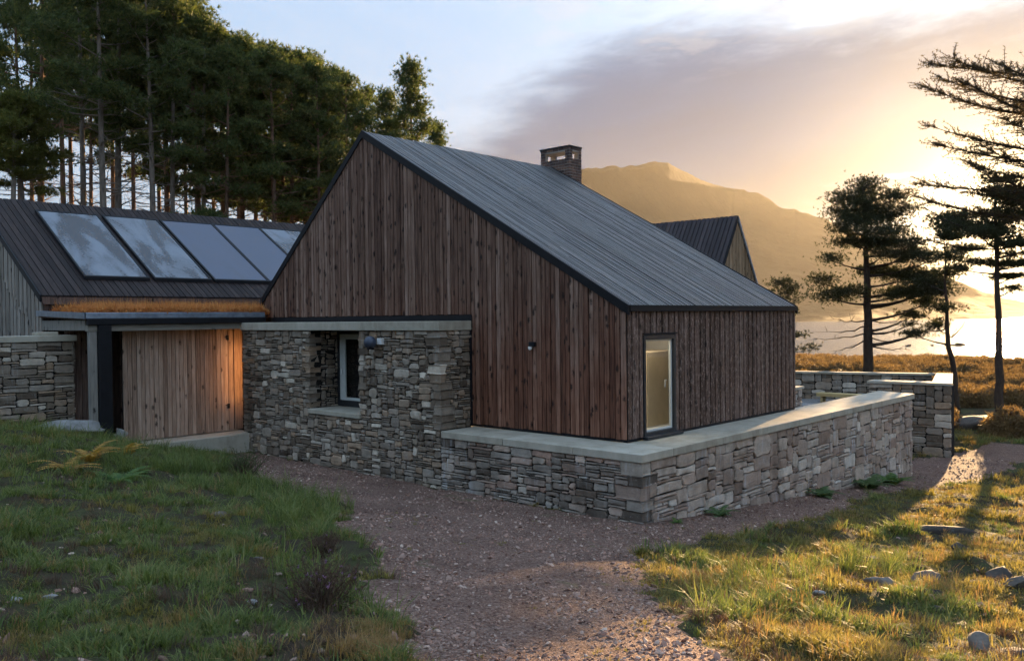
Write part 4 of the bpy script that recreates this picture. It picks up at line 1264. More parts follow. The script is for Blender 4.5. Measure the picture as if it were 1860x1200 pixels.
# ---- pine wood behind the outbuilding
FOREST = [(-0.3, 34.9, 13.4), (0.6, 35.5, 14.1), (3.6, 41.3, 22.2), (6.2, 45.9, 26.3), (4.1, 37.7, 22.2), (3.6, 33.8, 22.2), (5.2, 35.1, 22.6), (5.6, 33.1, 20.5), (9.6, 39.2, 24.0), (7.0, 33.0, 20.3),
          (9.6, 36.2, 21.0), (9.1, 33.7, 19.3), (12.7, 38.7, 20.8), (9.4, 31.8, 17.7), (12.0, 34.9, 19.3), (15.7, 39.8, 20.8), (12.0, 31.9, 18.0), (15.7, 36.8, 19.9), (14.5, 33.6, 18.8), (18.5, 38.2, 20.3),
          (14.3, 30.9, 17.6), (18.4, 35.3, 19.0), (16.6, 31.3, 17.5), (21.0, 35.5, 18.5), (20.5, 30.1, 18.0), (21.4, 33.5, 17.0), (25.6, 33.3, 15.6),
          (7.9, 56.0, 27.0), (11.3, 58.2, 27.0), (9.9, 50.7, 27.0), (14.1, 58.1, 27.0), (12.6, 50.8, 27.0), (15.6, 53.4, 26.0), (16.0, 50.0, 25.2), (19.5, 52.1, 25.0), (19.7, 48.8, 23.8), (22.1, 49.1, 23.6),
          (24.5, 49.6, 23.4), (24.6, 46.4, 22.6), (27.1, 46.6, 22.2), (5.0, 50.2, 23.7)]
VH = 18.0
variants = []
for k in range(8):
    cr = (.38, .44, .36, .42, .47, .52, .45, .50)[k]
    variants.append(pine_mesh(100 + k, VH, (.22, .19, .24, .20, .21, .18, .23, .2)[k], cr, (2.9, 2.5, 3.1, 2.7, 2.9, 2.5, 2.8, 2.6)[k], nb=20 if k < 4 else 25, dead=38, pad=.66, tuft=15, nn=11, nl=.24, nw=.05, deadlen=2.4, deadfrom=.10, sub=3, deadtw=4, flat=.42))
vd = []
for k, (tb, cv) in enumerate(variants):
    tm = bpy.data.meshes.new('trunk'); tm.from_pydata(tb.v, [], tb.f); tm.update(); tm.polygons.foreach_set('use_smooth', [True] * len(tm.polygons))
    tm2 = tm.copy(); tm.materials.append(M['pine_bark']); tm2.materials.append(M['grey_bark'])
    cm = tri_mesh('crown', cv); cm.materials.append(M['pine_needles'])
    vd.append((tm, tm2, cm))
tb, cv = pine_mesh(140, VH, .2, .66, 3.4, nb=52, dead=12, pad=.55, tuft=14, nn=12, nl=.21, nw=.036, sub=3, flat=.5, vary=(.3, 1.2), prof=lambda u: 1.0 - .85 * u)
tm = bpy.data.meshes.new('trunk'); tm.from_pydata(tb.v, [], tb.f); tm.update(); tm.materials.append(M['pine_bark']); cm = tri_mesh('crown', cv); cm.materials.append(M['pine_needles'])
CONE = (tm, tm, cm)
RF = random.Random(3)
FRONT = sorted(range(2, 24), key=lambda q: -math.atan2(FOREST[q][1] - CAM[1], FOREST[q][0] - CAM[0]))
BACK = sorted(range(27, 41), key=lambda q: -math.atan2(FOREST[q][1] - CAM[1], FOREST[q][0] - CAM[0]))
ORD = ['first', 'second', 'third', 'fourth', 'fifth', 'sixth', 'seventh', 'eighth', 'ninth', 'tenth', 'eleventh', 'twelfth', 'thirteenth', 'fourteenth', 'fifteenth', 'sixteenth', 'seventeenth', 'eighteenth', 'nineteenth', 'twentieth', 'twenty-first', 'twenty-second']
for i, (x, y, top) in enumerate(FOREST):
    g0 = float(gz(x, y)) - .2
    k = (i % 4) if x < 12 else 4 + i % 4
    if i == 24: k = 5

    if 7 <= i <= 23: top -= .9
    s = (top - g0) / VH
    if i < 2: lab = None
    elif i == 24: lab = 'dark pine at the end of the wood with a pointed crown above the house ridge'
    elif i in (5, 6, 7): lab = ('tall pine in the wood with the thickest pale trunk above the first solar panel', 'tall pine with slim pale trunk above the gap between the first two solar panels', 'tall pine with pale trunk standing above the second solar panel')[i - 5]
    elif i in (25, 26): lab = ('lower pine beside the pointed crown at the end of the wood', 'lowest pine at the far end of the wood just above the house ridge')[i - 25]
    elif i < 24: lab = 'front-row pine of the wood, ' + ORD[FRONT.index(i)] + ' trunk counted from the left edge'
    else: lab = 'back-row pine deep in the wood, ' + ORD[BACK.index(i)] + ' counted from the left edge'
    if i < 2: continue
    t = thing('pine_tree', lab, 'tree', 'pines in the wood behind the outbuilding', (x, y, g0)); t.rotation_euler.z = RF.uniform(0, 6.28)
    w = RF.uniform(.88, 1.05) * min(1.15, max(.85, s)); t.scale = (w, w, s)
    tm, tm2, cm = vd[k] if i not in (24, 25, 26) else CONE
    if i in (24, 25, 26): t.scale = (s * (1.0 if i == 24 else .9), s * (1.0 if i == 24 else .9), s)
    link('trunk', tm2 if i in (5, 6, 7, 9, 11, 4) else tm, None, t); link('crown', cm, None, t)
# young forked pines at the left edge, sunlit yellow painted into their needles
for j, (x, y, top, lab) in enumerate([(-0.3, 34.9, 13.2, 'young pine with yellow lit tuft at the left edge of the wood'), (.75, 35.6, 12.4, 'young forked pine with pale trunk next to the yellow tufted one')]):
    H = top - float(gz(x, y)); tb, cv = pine_mesh(300 + j, H, .23, .26, 1.7, nb=22, dead=14, pad=.6, tuft=14, nn=14, nl=.2, nw=.035, deadlen=1.2, deadfrom=.3, lean=(.03 * (1 - 2 * j), 0))
    make_tree('pine_tree', lab, 'tree', tb, cv, 'grey_bark', 'sun_tinted_needles', (x, y, float(gz(x, y)) - .1), group='pines in the wood behind the outbuilding')
# low bushy pines at the wood's edge
for j, (x, y, H, lab) in enumerate([(7.2, 30.6, 8.6, 'bushy young pine low in front of the trunks, above the third solar panel'), (9.8, 30.0, 7.6, 'small dark bushy pine low among the trunks left of the main gable'), (12.6, 28.6, 7.8, 'low green pine peeping over the roof beside the main gable')]):
    tb, cv = pine_mesh(320 + j, H, .13, .42, 2.1, nb=24, dead=6, pad=.6, tuft=9, nn=12, nl=.2, nw=.035, deadlen=1.0)
    make_tree('young_pine', lab, 'tree', tb, cv, 'pine_bark', 'pine_needles', (x, y, float(gz(x, y)) - .1), group='young pines at the edge of the wood')

# ---- trees by the loch
rv = np.array([math.sin(YAW), -math.cos(YAW)]); raz = math.atan2(rv[1], rv[0]); laz = raz + math.pi
dv = np.array([math.cos(YAW), math.sin(YAW)])


def limb_pine(seed, trunk, r0, pads, bare, tuft=150, nn=12, nl=.16, nw=.024, depth=.55):
    """pine laid out limb by limb: trunk [(side, height)], foliage pads (side, height, half width, half height); every pad also gets its own offset in depth"""
    rng = np.random.default_rng(seed); mb = MB()
    w = lambda a, b, z: np.array([rv[0] * a + dv[0] * b, rv[1] * a + dv[1] * b, z])
    zs = [p[1] for p in trunk]; ss = [p[0] for p in trunk]
    zz = np.linspace(zs[0], zs[-1], 16); H = zs[-1]
    mb.tube([w(float(np.interp(z, zs, ss)) + rng.normal() * .02, rng.normal() * .02, z) for z in zz], [r0 * (1.2 if i == 0 else 1 - .85 * (i / 15) ** 1.2) for i in range(16)], 9)
    C = []; O = []
    for (a, z, hw, hh) in pads:
        tx = float(np.interp(z, zs, ss)); d = abs(a - tx)
        b = rng.normal() * (depth + .35 * max(0, 1.6 - d))
        reach = math.hypot(d, b); zb = min(max(z - .10 - .28 * reach + rng.normal() * .1, zs[0] + 1), H - .1)
        p0 = w(float(np.interp(zb, zs, ss)), 0, zb); p3 = w(a, b, z - hh * .4)
        pm = (p0 + p3) / 2 + np.array([0, 0, -.10 * reach + rng.normal() * .06]) + w(*(rng.normal(size=2) * .1), 0)
        pts = [(1 - t) ** 2 * p0 + 2 * t * (1 - t) * pm + t * t * p3 for t in np.linspace(0, 1, 7)]
        rr = r0 * .16 * (1 - .5 * zb / H) + .018 * reach
        mb.tube(pts, [max(.012, rr * (1 - .8 * k / 6)) for k in range(7)], 5, False)
        n = max(6, int(tuft * hw * hw * 2.2 + 8)); k = rng.normal(size=(n, 3)) * .5
        off = k[:, :1] * hw * np.array([[rv[0], rv[1], 0]]) + k[:, 1:2] * hw * .8 * np.array([[dv[0], dv[1], 0]]) + k[:, 2:] * hh * np.array([[0, 0, 1.]])
        C.append(np.array(p3) + np.array([0, 0, hh * .4]) + off); O.append(k * .6)
        for q in range(4):
            tip = C[-1][rng.integers(n)]; s0 = pts[rng.integers(3, 6)]
            mb.tube([s0, (s0 + tip) / 2 + rng.normal(size=3) * .06, tip], [.016, .011, .006], 4, False)
    for (a, z, zt) in bare:
        b = rng.normal() * .8; zb = zt; p0 = w(float(np.interp(zb, zs, ss)), 0, zb); p3 = w(a, b, z)
        pts = [p0 + (p3 - p0) * t + np.array([0, 0, -.18 * math.sin(t * 3.1)]) + rng.normal(size=3) * .05 * (0 < t < 1) for t in np.linspace(0, 1, 7)]
        mb.tube(pts, [.05 * (1 - .85 * k / 6) for k in range(7)], 4, False)
        for q in range(12):
            s0 = pts[rng.integers(2, 7)]; e = s0 + (p3 - p0) / np.linalg.norm(p3 - p0) * rng.uniform(.15, .5) + rng.normal(size=3) * np.array([.2, .2, .16]) + np.array([0, 0, .08])
            mb.tube([s0, (s0 + e) / 2 + rng.normal(size=3) * .03, e], [.012, .008, .004], 3, False)
    return mb, needles(rng, np.concatenate(C), nn, nl, nw, outward=np.concatenate(O))


g0 = -2.75
HP = [(300, 500, 45, 18), (340, 510, 40, 18), (255, 540, 50, 22), (380, 545, 50, 20), (300, 560, 70, 25), (230, 590, 45, 18), (420, 585, 35, 18), (260, 620, 60, 20), (370, 610, 60, 20), (215, 650, 35, 15), (300, 660, 70, 22), (420, 650, 50, 18),
      (250, 690, 50, 14), (400, 690, 70, 18), (460, 690, 30, 14), (480, 720, 60, 16), (195, 740, 38, 16), (330, 730, 40, 14), (430, 740, 50, 18), (510, 745, 50, 16), (170, 810, 40, 18), (380, 780, 60, 18), (450, 800, 70, 20), (530, 800, 50, 18),
      (560, 830, 45, 16), (200, 860, 60, 22), (260, 850, 40, 16), (480, 850, 70, 20), (400, 860, 50, 15), (520, 885, 40, 14), (560, 955, 25, 10), (440, 960, 20, 8), (480, 930, 40, 12), (340, 590, 60, 20), (290, 610, 50, 18), (350, 690, 50, 14)]
k48 = 48 / 1543.4 / 1.817
conv = lambda L, u0, kk, hz: [((u - u0) * kk * (1 if len(q) else 1), 2.5 + (hz - (60 + v / 1.817)) * kk * 1.817 - g0, q[0] * kk * 1.3, q[1] * kk * 1.25) for (u, v, *q) in L]
tb, cv = limb_pine(41, [(.0, 0), (.02, 4), (-.05, 8), (-.25, 12.4)], .31, conv(HP, 318, k48, 570), [(-2.4, 4.3, 4.6), (-2.7, 3.9, 4.2), (-1.6, 3.2, 3.9), (2.2, 4.2, 4.3), (2.6, 3.9, 4.0), (1.5, 3.3, 3.5), (-2.2, 5.0, 5.0), (1.9, 4.9, 4.9)])
make_tree('lone_pine', 'tall spreading pine silhouetted against the loch in front of the courtyard', 'tree', tb, cv, 'dark_bark', 'shore_needles', (35.2, 7.9, g0), group='trees by the loch')
TP = [(540, 620, 45, 14), (575, 640, 50, 16), (620, 630, 30, 12), (560, 670, 40, 12), (620, 715, 50, 12), (650, 745, 20, 8), (590, 790, 40, 12), (560, 815, 50, 14), (595, 850, 30, 12), (540, 905, 40, 12), (555, 965, 30, 10), (520, 990, 40, 10), (600, 670, 40, 12), (545, 740, 35, 10)]
k44 = 44 / 1543.4 / 1.817
tb, cv = limb_pine(43, [(.0, 0), (-.12, 2.4), (-.42, 3.4), (-.50, 5.0), (-.62, 8.6)], .17, conv(TP, 612, k44, 568.5), [(.4, 4.6, 4.0), (-1.6, 4.4, 4.6)])
make_tree('thin_pine', 'slender pine with bent trunk between the lone pine and the wind-layered one', 'tree', tb, cv, 'dark_bark', 'shore_needles', (34.1, 3.0, g0), group='trees by the loch')
g0 = float(gz(29.8, 10.6)) - .2
tb, cv = pine_mesh(44, 4.1 - g0, .10, .62, 1.9, nb=16, dead=4, pad=.5, tuft=10, nn=12, nl=.16, nw=.026, sub=3)
make_tree('small_pine', 'small pine showing at the far corner of the house', 'tree', tb, cv, 'dark_bark', 'shore_needles', (29.8, 10.6, g0), group='trees by the loch')


def larch_mesh(seed, H, r0, branches, twig=.42, dens=16, nl=.075, nw=.02, nper=5):
    """larch: long sweeping limbs hung with short spiky twigs. branches: (t, az, L, e0, e1)"""
    rng = np.random.default_rng(seed); mb = MB()
    tp = [np.array([.10 * math.sin(3 * i / 12), .08 * math.sin(2 * i / 12), H * i / 12]) for i in range(13)]
    tr = [r0 * (1.2 if i == 0 else 1 - .8 * i / 12) for i in range(13)]
    mb.tube(tp, tr, 8); C = []
    for (t, az, L, e0, e1) in branches:
        p = np.array([tp[int(t * 12)][0], tp[int(t * 12)][1], t * H])
        bp = curve_branch(p, az, L, e0, e1, 8, rng, .06)
        mb.tube(bp, [max(.01, .055 * (L / 4) * (1 - .9 * i / 8)) for i in range(9)], 5, False)
        for i in range(int(dens * L)):
            u = rng.uniform(.12, 1) * 8; k = min(int(u), 7); q = bp[k] + (bp[k + 1] - bp[k]) * (u - k)
            ta = az + rng.choice([-1, 1]) * rng.uniform(.25, 1.3); tl = twig * rng.uniform(.25, 1.7) * (1.2 - .6 * u / 8)
            sb = curve_branch(q, ta, tl, rng.uniform(-.35, .75), rng.uniform(-.2, .8), 3, rng, .2)
            mb.tube(sb, [.011, .008, .006, .003], 3, False)
            for a in np.linspace(.2, 1, 5):
                j = min(int(a * 3), 2); C.append(sb[j] + (sb[j + 1] - sb[j]) * (a * 3 - j))
    C = np.array(C)
    return mb, needles(rng, C, nper, nl, nw, up=.2)


RL = random.Random(8)
g0 = -2.75
WP = [(735, 490, 50, 10), (780, 520, 50, 14), (700, 545, 60, 14), (760, 560, 70, 18), (820, 550, 40, 16), (680, 590, 60, 14), (740, 600, 70, 18), (810, 610, 50, 18), (650, 630, 50, 12), (720, 640, 70, 16), (800, 650, 60, 16), (640, 660, 45, 12), (700, 670, 40, 10),
      (790, 700, 50, 12), (830, 680, 30, 12), (700, 750, 40, 8), (790, 760, 60, 10), (830, 760, 30, 8), (720, 700, 40, 8), (810, 800, 50, 8), (640, 770, 35, 8), (830, 840, 30, 8), (860, 590, 50, 16), (890, 640, 50, 14), (870, 720, 40, 10), (860, 560, 40, 12), (900, 690, 40, 10)]
k38 = 38 / 1543.4 / 1.817
H = 2.5 + (567.6 - (60 + 480 / 1.817)) * k38 * 1.817 - g0
tb, cv = limb_pine(61, [(0, 0), (.03, 3), (-.05, 6), (-.2, H)], .2, conv(WP, 752, k38, 567.6), [(-1.0, 4.2, 4.4), (-.7, 3.6, 4.0), (1.0, 4.1, 4.2), (1.3, 3.6, 3.9)], depth=.7)
lb, lv = larch_mesh(63, H, .04, [(.78, laz + .1, 4.2, R(6), R(27)), (.72, laz - .25, 3.2, R(2), R(20))], .42, 12, .09, .02, 6)
tb.add(lb.v, lb.f); cv = np.concatenate([cv, lv])
make_tree('wind_pine', 'wind-layered pine with long sweeping limb standing in the glare at the right', 'tree', tb, cv, 'dark_bark', 'shore_needles', (28.9, -.1, g0), group='trees by the loch')
g0 = float(gz(12.6, -5.95)) - .2
br = []
for i in range(16):
    br.append((.58 + .30 * i / 16, laz + RL.uniform(-.8, .8), RL.uniform(2.2, 3.9), R(RL.uniform(2, 22)), R(RL.uniform(6, 34))))
for i in range(20):
    br.append((.52 + .46 * i / 20, raz + RL.uniform(-1.7, 1.7), RL.uniform(1.3, 3.0) * (1.25 - .8 * i / 20), R(RL.uniform(0, 20)), R(RL.uniform(10, 30))))
tb, cv = larch_mesh(62, 13.0, .11, br, .55, 30, .075, .014, 7)
make_tree('overhanging_larch', 'near larch reaching dark spiky twigs in from the right edge', 'tree', tb, cv, 'dark_bark', 'larch_needles', (12.05, -5.5, g0), group='trees by the loch')


# ------------------------------------------------------------------ scattered stuff
def scatter_group():
    ng = bpy.data.node_groups.new('scatter', 'GeometryNodeTree')
    ng.interface.new_socket('Geometry', in_out='INPUT', socket_type='NodeSocketGeometry')
    ng.interface.new_socket('Collection', in_out='INPUT', socket_type='NodeSocketCollection')
    ng.interface.new_socket('Geometry', in_out='OUTPUT', socket_type='NodeSocketGeometry')
    N = ng.nodes; gi = N.new('NodeGroupInput'); go = N.new('NodeGroupOutput')
    ci = N.new('GeometryNodeCollectionInfo'); ci.inputs['Separate Children'].default_value = True; ci.inputs['Reset Children'].default_value = True
    ip = N.new('GeometryNodeInstanceOnPoints'); ip.inputs['Pick Instance'].default_value = True

    def attr(nm, dt):
        a = N.new('GeometryNodeInputNamedAttribute'); a.data_type = dt; a.inputs['Name'].default_value = nm; return a.outputs['Attribute']
    mp = N.new('GeometryNodeMeshToPoints')
    ng.links.new(gi.outputs[0], mp.inputs[0]); ng.links.new(mp.outputs[0], ip.inputs['Points'])
    ng.links.new(gi.outputs[1], ci.inputs['Collection']); ng.links.new(ci.outputs[0], ip.inputs['Instance'])
    ng.links.new(attr('idx', 'INT'), ip.inputs['Instance Index']); ng.links.new(attr('rot', 'FLOAT_VECTOR'), ip.inputs['Rotation']); ng.links.new(attr('scl', 'FLOAT_VECTOR'), ip.inputs['Scale'])
    ng.links.new(ip.outputs[0], go.inputs[0])
    return ng


SG = scatter_group()


def variants_collection(name, meshes):
    c = bpy.data.collections.new(name)
    for me in meshes:
        o = bpy.data.objects.new(me.name, me); c.objects.link(o)
    return c


def scatter(name, label, pts, col, nvar, rng, scl, tilt=.0, rot=None):
    n = len(pts)
    me = bpy.data.meshes.new(name); me.vertices.add(n); me.vertices.foreach_set('co', np.asarray(pts, np.float32).ravel())
    a = me.attributes.new('idx', 'INT', 'POINT'); a.data.foreach_set('value', rng.integers(0, nvar, n).astype(np.int32))
    if rot is None: rot = np.stack([rng.normal(size=n) * tilt, rng.normal(size=n) * tilt, rng.uniform(0, 6.283, n)], 1)
    a = me.attributes.new('rot', 'FLOAT_VECTOR', 'POINT'); a.data.foreach_set('vector', rot.astype(np.float32).ravel())
    s = np.asarray(scl, np.float32)
    if s.ndim == 1: s = np.repeat(s[:, None], 3, 1)
    a = me.attributes.new('scl', 'FLOAT_VECTOR', 'POINT'); a.data.foreach_set('vector', np.ascontiguousarray(s).ravel())
    o = bpy.data.objects.new(name, me); COL.objects.link(o)
    md = o.modifiers.new('scatter', 'NODES'); md.node_group = SG
    for it in SG.interface.items_tree:
        if it.name == 'Collection': md[it.identifier] = col
    return tag(o, label, kind='stuff')


def tuft_mesh(name, seed, n, h, spread, w, bend, mat_):
    """grass tuft: n arching blades, 3 triangles each"""
    rng = np.random.default_rng(seed); V = []; F = []
    for i in range(n):
        a = rng.uniform(0, 6.283); r = spread * math.sqrt(rng.uniform()); b = np.array([r * math.cos(a), r * math.sin(a), -.01])
        d = a + rng.normal() * .8; o = np.array([math.cos(d), math.sin(d), 0]); s = np.array([-o[1], o[0], 0]) * w * rng.uniform(.6, 1.3)
        H = h * rng.uniform(.45, 1.2); bd = bend * rng.uniform(.3, 1.5) * H
        p1 = b + o * bd * .35 + np.array([0, 0, H * .6]); p2 = b + o * bd + np.array([0, 0, H * rng.uniform(.8, 1.0)])
        k = len(V); V += [b - s, b + s, p1 - s * .8, p1 + s * .8, p2]; F += [(k, k + 1, k + 3), (k, k + 3, k + 2), (k + 2, k + 3, k + 4)]
    me = npmesh(name, np.array(V), np.array(F)); me.materials.append(M[mat_]); return me


def in_view(x, y, margin=7):
    d = np.stack([x - CAM[0], y - CAM[1]], -1); z = d @ fwd[:2]; s = d @ rgt[:2]
    return (z > 1.5) & (np.abs(s / np.maximum(z, .1)) < math.tan(R(31.1 + margin)))


def blocked(x, y, pad=.06):
    b = (x > XF - pad) & (y > YS - pad) & (x < 14.6 + pad)
    b |= (x > -4.65) & (y > 12.35) & (x < 9)
    b |= (x > -12.1) & (y > 13.85) & (x < 9)
    b |= (x > 18.5) & (x < 25) & (y > -1 + .23 * (x - 18.5))
    return b


def polar_points(rng, n, r0, r1, power):
    """points round the camera, thinning out with distance: density ~ r**-power"""
    k = 2 - power; u = rng.uniform(size=n)
    r = (r0 ** k + u * (r1 ** k - r0 ** k)) ** (1 / k) if abs(k) > 1e-6 else r0 * (r1 / r0) ** u
    a = rng.uniform(YAW - R(50), YAW + R(48), n)
    x = CAM[0] + r * np.cos(a); y = CAM[1] + r * np.sin(a)
    m = ~blocked(x, y)
    return x[m], y[m], r[m]


rng = np.random.default_rng(77)
# grass tufts
tg = variants_collection('grass_tufts', [tuft_mesh('tuft', 500 + i, 16, .115, .06, .0046, .8, 'grass_green') for i in range(5)] + [tuft_mesh('tuft', 520 + i, 12, .05, .06, .006, 1.1, 'grass_green') for i in range(3)])
to = variants_collection('olive_tufts', [tuft_mesh('tuft', 540 + i, 16, .085, .06, .0046, .85, 'grass_olive') for i in range(5)] + [tuft_mesh('tuft', 560 + i, 12, .045, .06, .006, 1.1, 'grass_olive') for i in range(3)])
ts = variants_collection('straw_tufts', [tuft_mesh('tuft', 580 + i, 24, .13, .06, .0022, .8, 'grass_straw') for i in range(4)])
tl = variants_collection('long_tufts', [tuft_mesh('tuft', 600 + i, 22, .36, .09, .0045, .75, 'grass_green') for i in range(4)])
th = variants_collection('heather_tufts', [tuft_mesh('tuft', 620 + i, 40, .13, .09, .0028, .7, 'heather_twigs') for i in range(4)])
x, y, r = polar_points(rng, 200000, 3.4, 42, 1.35)
pm = path_mask(x, y)
left = y > x + 3
patch = fbm(x * .55, y * .55, 41, 4); fine = fbm(x * 2.6, y * 2.6, 47, 3)
bare = sg((patch * .45 + fine * .55 - np.where(left, .54, .515)) / .016)
edge = fbm(x * 1.1, y * 1.1, 53, 3)
keep = (~pm) & (rng.uniform(size=len(x)) < np.where(left, bare * .72 + .035, bare * .7 + .13))
gx, gy, gr, gl = x[keep], y[keep], r[keep], left[keep]
hb = fbm(gx * .9, gy * .9, 61, 4)
olive = np.where(gl, hb > .63, hb > .36)
spot = np.exp(-(((gx + 10.35) / .6) ** 2 + ((gy + 4.85) / .42) ** 2)) > rng.uniform(size=len(gx)) * .95
strw = spot | (rng.uniform(size=len(gx)) < np.where(gl, .06, .07))
sc_ = (.35 + 1.5 * fbm(gx * 1.4, gy * 1.4, 71, 3) ** 1.4) * rng.uniform(.6, 1.35, len(gx)) * (1 + .022 * np.maximum(gr - 8, 0))
P = np.stack([gx, gy, gz(gx, gy) - .005], 1)
for nm, lab, m, col, nv in (('green_grass', 'short green grass tufts on the bank and round the path', ~olive & ~strw, tg, 8), ('olive_grass', 'short yellowish grass tufts glowing in the low sun', olive & ~strw, to, 8), ('dry_grass', 'dry straw-coloured grass tufts', strw, ts, 4)):
    s = sc_[m]; scatter(nm, lab, P[m], col, nv, rng, np.stack([s, s, s * rng.uniform(.6, 1.25, len(s))], 1), .12)
# long grass along the path edge and by the porch
lx = []; ly = []
for (cx_, cy_, sx, sy, n) in ((-6.1, 6.3, .9, 1.1, 420), (-5.2, 4.6, .6, 1.0, 160), (-5.9, 1.9, .6, .9, 220), (-7.2, -.3, .5, .8, 150), (-6.5, 10.8, 1.2, 1.2, 240), (-4.6, 9.6, .6, 1.0, 160), (-9.2, -2.8, .4, .8, 60), (-3.2, -4.7, 1.0, .5, 60), (-1.5, -5.2, .8, .5, 60), (-5.3, -5.2, .8, .6, 40),
                              (-8.5, 7.5, 1.5, 1.5, 240)):
    lx.append(rng.normal(cx_, sx, n)); ly.append(rng.normal(cy_, sy, n))
lx = np.concatenate(lx); ly = np.concatenate(ly)
m = ~path_mask(lx, ly, .6) & ~blocked(lx, ly, .15); lx, ly = lx[m], ly[m]
kp = fbm(lx * 1.8, ly * 1.8, 131, 3) > .5; lx, ly = lx[kp], ly[kp]
scatter('long_grass', 'long arching green grass in clumps beside the path and porch', np.stack([lx, ly, gz(lx, ly) - .01], 1), tl, 4, rng, rng.uniform(.3, 1.15, len(lx)), .2)
# heather and peaty twigs in the bare patches
x, y, r = polar_points(rng, 21000, 3.4, 34, 1.3)
patch = fbm(x * .55, y * .55, 41, 4); fine = fbm(x * 2.6, y * 2.6, 47, 3)
m = (~path_mask(x, y)) & (patch * .45 + fine * .55 < .525) & (rng.uniform(size=len(x)) < .34)
x, y = x[m], y[m]
scatter('heath', 'low dark heath twigs in the bare peaty patches', np.stack([x, y, gz(x, y) - .01], 1), th, 4, rng, rng.uniform(.45, 1.1, len(x)), .2)


# gravel
def pebble(name, seed, mat_, flat=.6):
    rng_ = np.random.default_rng(seed); bm = bmesh.new(); bmesh.ops.create_icosphere(bm, subdivisions=1, radius=.5)
    s = np.array([1, rng_.uniform(.6, 1), rng_.uniform(flat * .7, flat * 1.2)])
    for v in bm.verts: v.co = Vector(np.array(v.co) * s * rng_.uniform(.72, 1.2))
    me = bpy.data.meshes.new(name); bm.to_mesh(me); bm.free(); me.materials.append(M[mat_]); return me


tp_ = variants_collection('gravel_stones', [pebble('pebble', 700 + i, 'gravel_stone', .38) for i in range(8)])
x, y, r = polar_points(rng, 125000, 3.6, 34, 1.4)
m = path_mask(x, y, .55) & (rng.uniform(size=len(x)) < .25 + 1.1 * sg((fbm(x * .8, y * .8, 111, 4) - .45) / .05)); x, y, r = x[m], y[m], r[m]
s = rng.lognormal(-3.62, .45, len(x)) * (1 + .02 * np.maximum(r - 8, 0)); s = np.clip(s, .012, .095)
scatter('gravel', 'loose pinkish gravel stones strewn over the path', np.stack([x, y, gz(x, y) + s * .12], 1), tp_, 8, rng, s, .5)
x, y, r = polar_points(rng, 2600, 4.5, 34, 1.3)
m = ~path_mask(x, y, .3); x, y = x[m], y[m]; s = np.clip(rng.lognormal(-3.1, .5, len(x)), .02, .12)
scatter('scattered_stones', 'small loose stones scattered through the grass', np.stack([x, y, gz(x, y) + s * .1], 1), tp_, 8, rng, s, .4)

mx_, my_, mr_ = polar_points(rng, 9000, 4.5, 30, 1.3)
m = path_mask(mx_, my_, .2) & (fbm(mx_ * 1.6, my_ * 1.6, 121, 4) > .66); mx_, my_ = mx_[m], my_[m]
scatter('path_moss', 'thin mossy grass growing through the gravel', np.stack([mx_, my_, gz(mx_, my_)], 1), to, 8, rng, rng.uniform(.3, .7, len(mx_)), .2)

# bracken moor beyond the courtyard
def bracken(name, seed):
    rng_ = np.random.default_rng(seed); n = 200
    a = rng_.uniform(0, 6.283, n); rr = np.sqrt(rng_.uniform(size=n)) * .5; h = (1 - (rr / .5) ** 2) * .55 * rng_.uniform(.5, 1.25, n)
    c = np.stack([rr * np.cos(a), rr * np.sin(a), h], 1)
    V = needles(rng_, c, 3, .15, .034, .15); me = tri_mesh(name, V); me.materials.append(M['bracken_brown']); return me


tb_ = variants_collection('bracken_clumps', [bracken('clump', 800 + i) for i in range(5)])
n = 15000
xx = 25.5 + 82 * rng.uniform(size=n) ** 1.15; a = rng.uniform(-R(3), R(30), n); yy = CAM[1] + (xx - CAM[0]) * np.tan(a) - 2
m = (fbm(xx * .12, yy * .12, 91, 4) > .36) & ~((xx < 27) & (yy > -.5)); xx, yy = xx[m], yy[m]
s = rng.uniform(.55, 1.2, len(xx)) * (.75 + .8 * fbm(xx * .2, yy * .2, 93, 3)) * (1 + .004 * xx)
scatter('bracken', 'brown autumn bracken covering the moor down to the loch', np.stack([xx, yy, gz(xx, yy) - .05], 1), tb_, 5, rng, s, .1)

# sedum on the porch roof
rng2 = np.random.default_rng(5)


def sedum(name, seed):
    rng_ = np.random.default_rng(seed); c = rng_.normal(size=(26, 3)) * np.array([.05, .05, .03]) + np.array([0, 0, .05])
    V = [needles(rng_, np.abs(c) * np.array([1, 1, 1]) * np.sign(c) ** 2 * np.sign(rng_.normal(size=c.shape) * np.array([1, 1, 0]) + np.array([0, 0, 1])), 5, .05, .022, .6)]
    st_ = np.array([[rng_.normal() * .04, rng_.normal() * .04, .08 + .02 * k] for k in range(3)]); V.append(needles(rng_, st_, 2, .16, .008, 1.6))
    me = tri_mesh(name, np.concatenate(V)); me.materials.append(M['sedum_leaf']); return me


tsd = variants_collection('sedum_clumps', [sedum('clump', 900 + i) for i in range(5)])
n = 2600; sx_ = rng2.uniform(-4.95, .55, n); sy_ = PY + .08 + (rng2.uniform(size=n) ** 1.5) * 3.0
m = ~((sx_ > -.1) & (sy_ < 13.4)); sx_, sy_ = sx_[m], sy_[m]
scatter('sedum', 'orange sedum growing on the flat porch roof', np.stack([sx_, sy_, 2.695 + .032 * (sy_ - PY)], 1), tsd, 5, rng2, rng2.uniform(.7, 1.6, len(sx_)), .15)


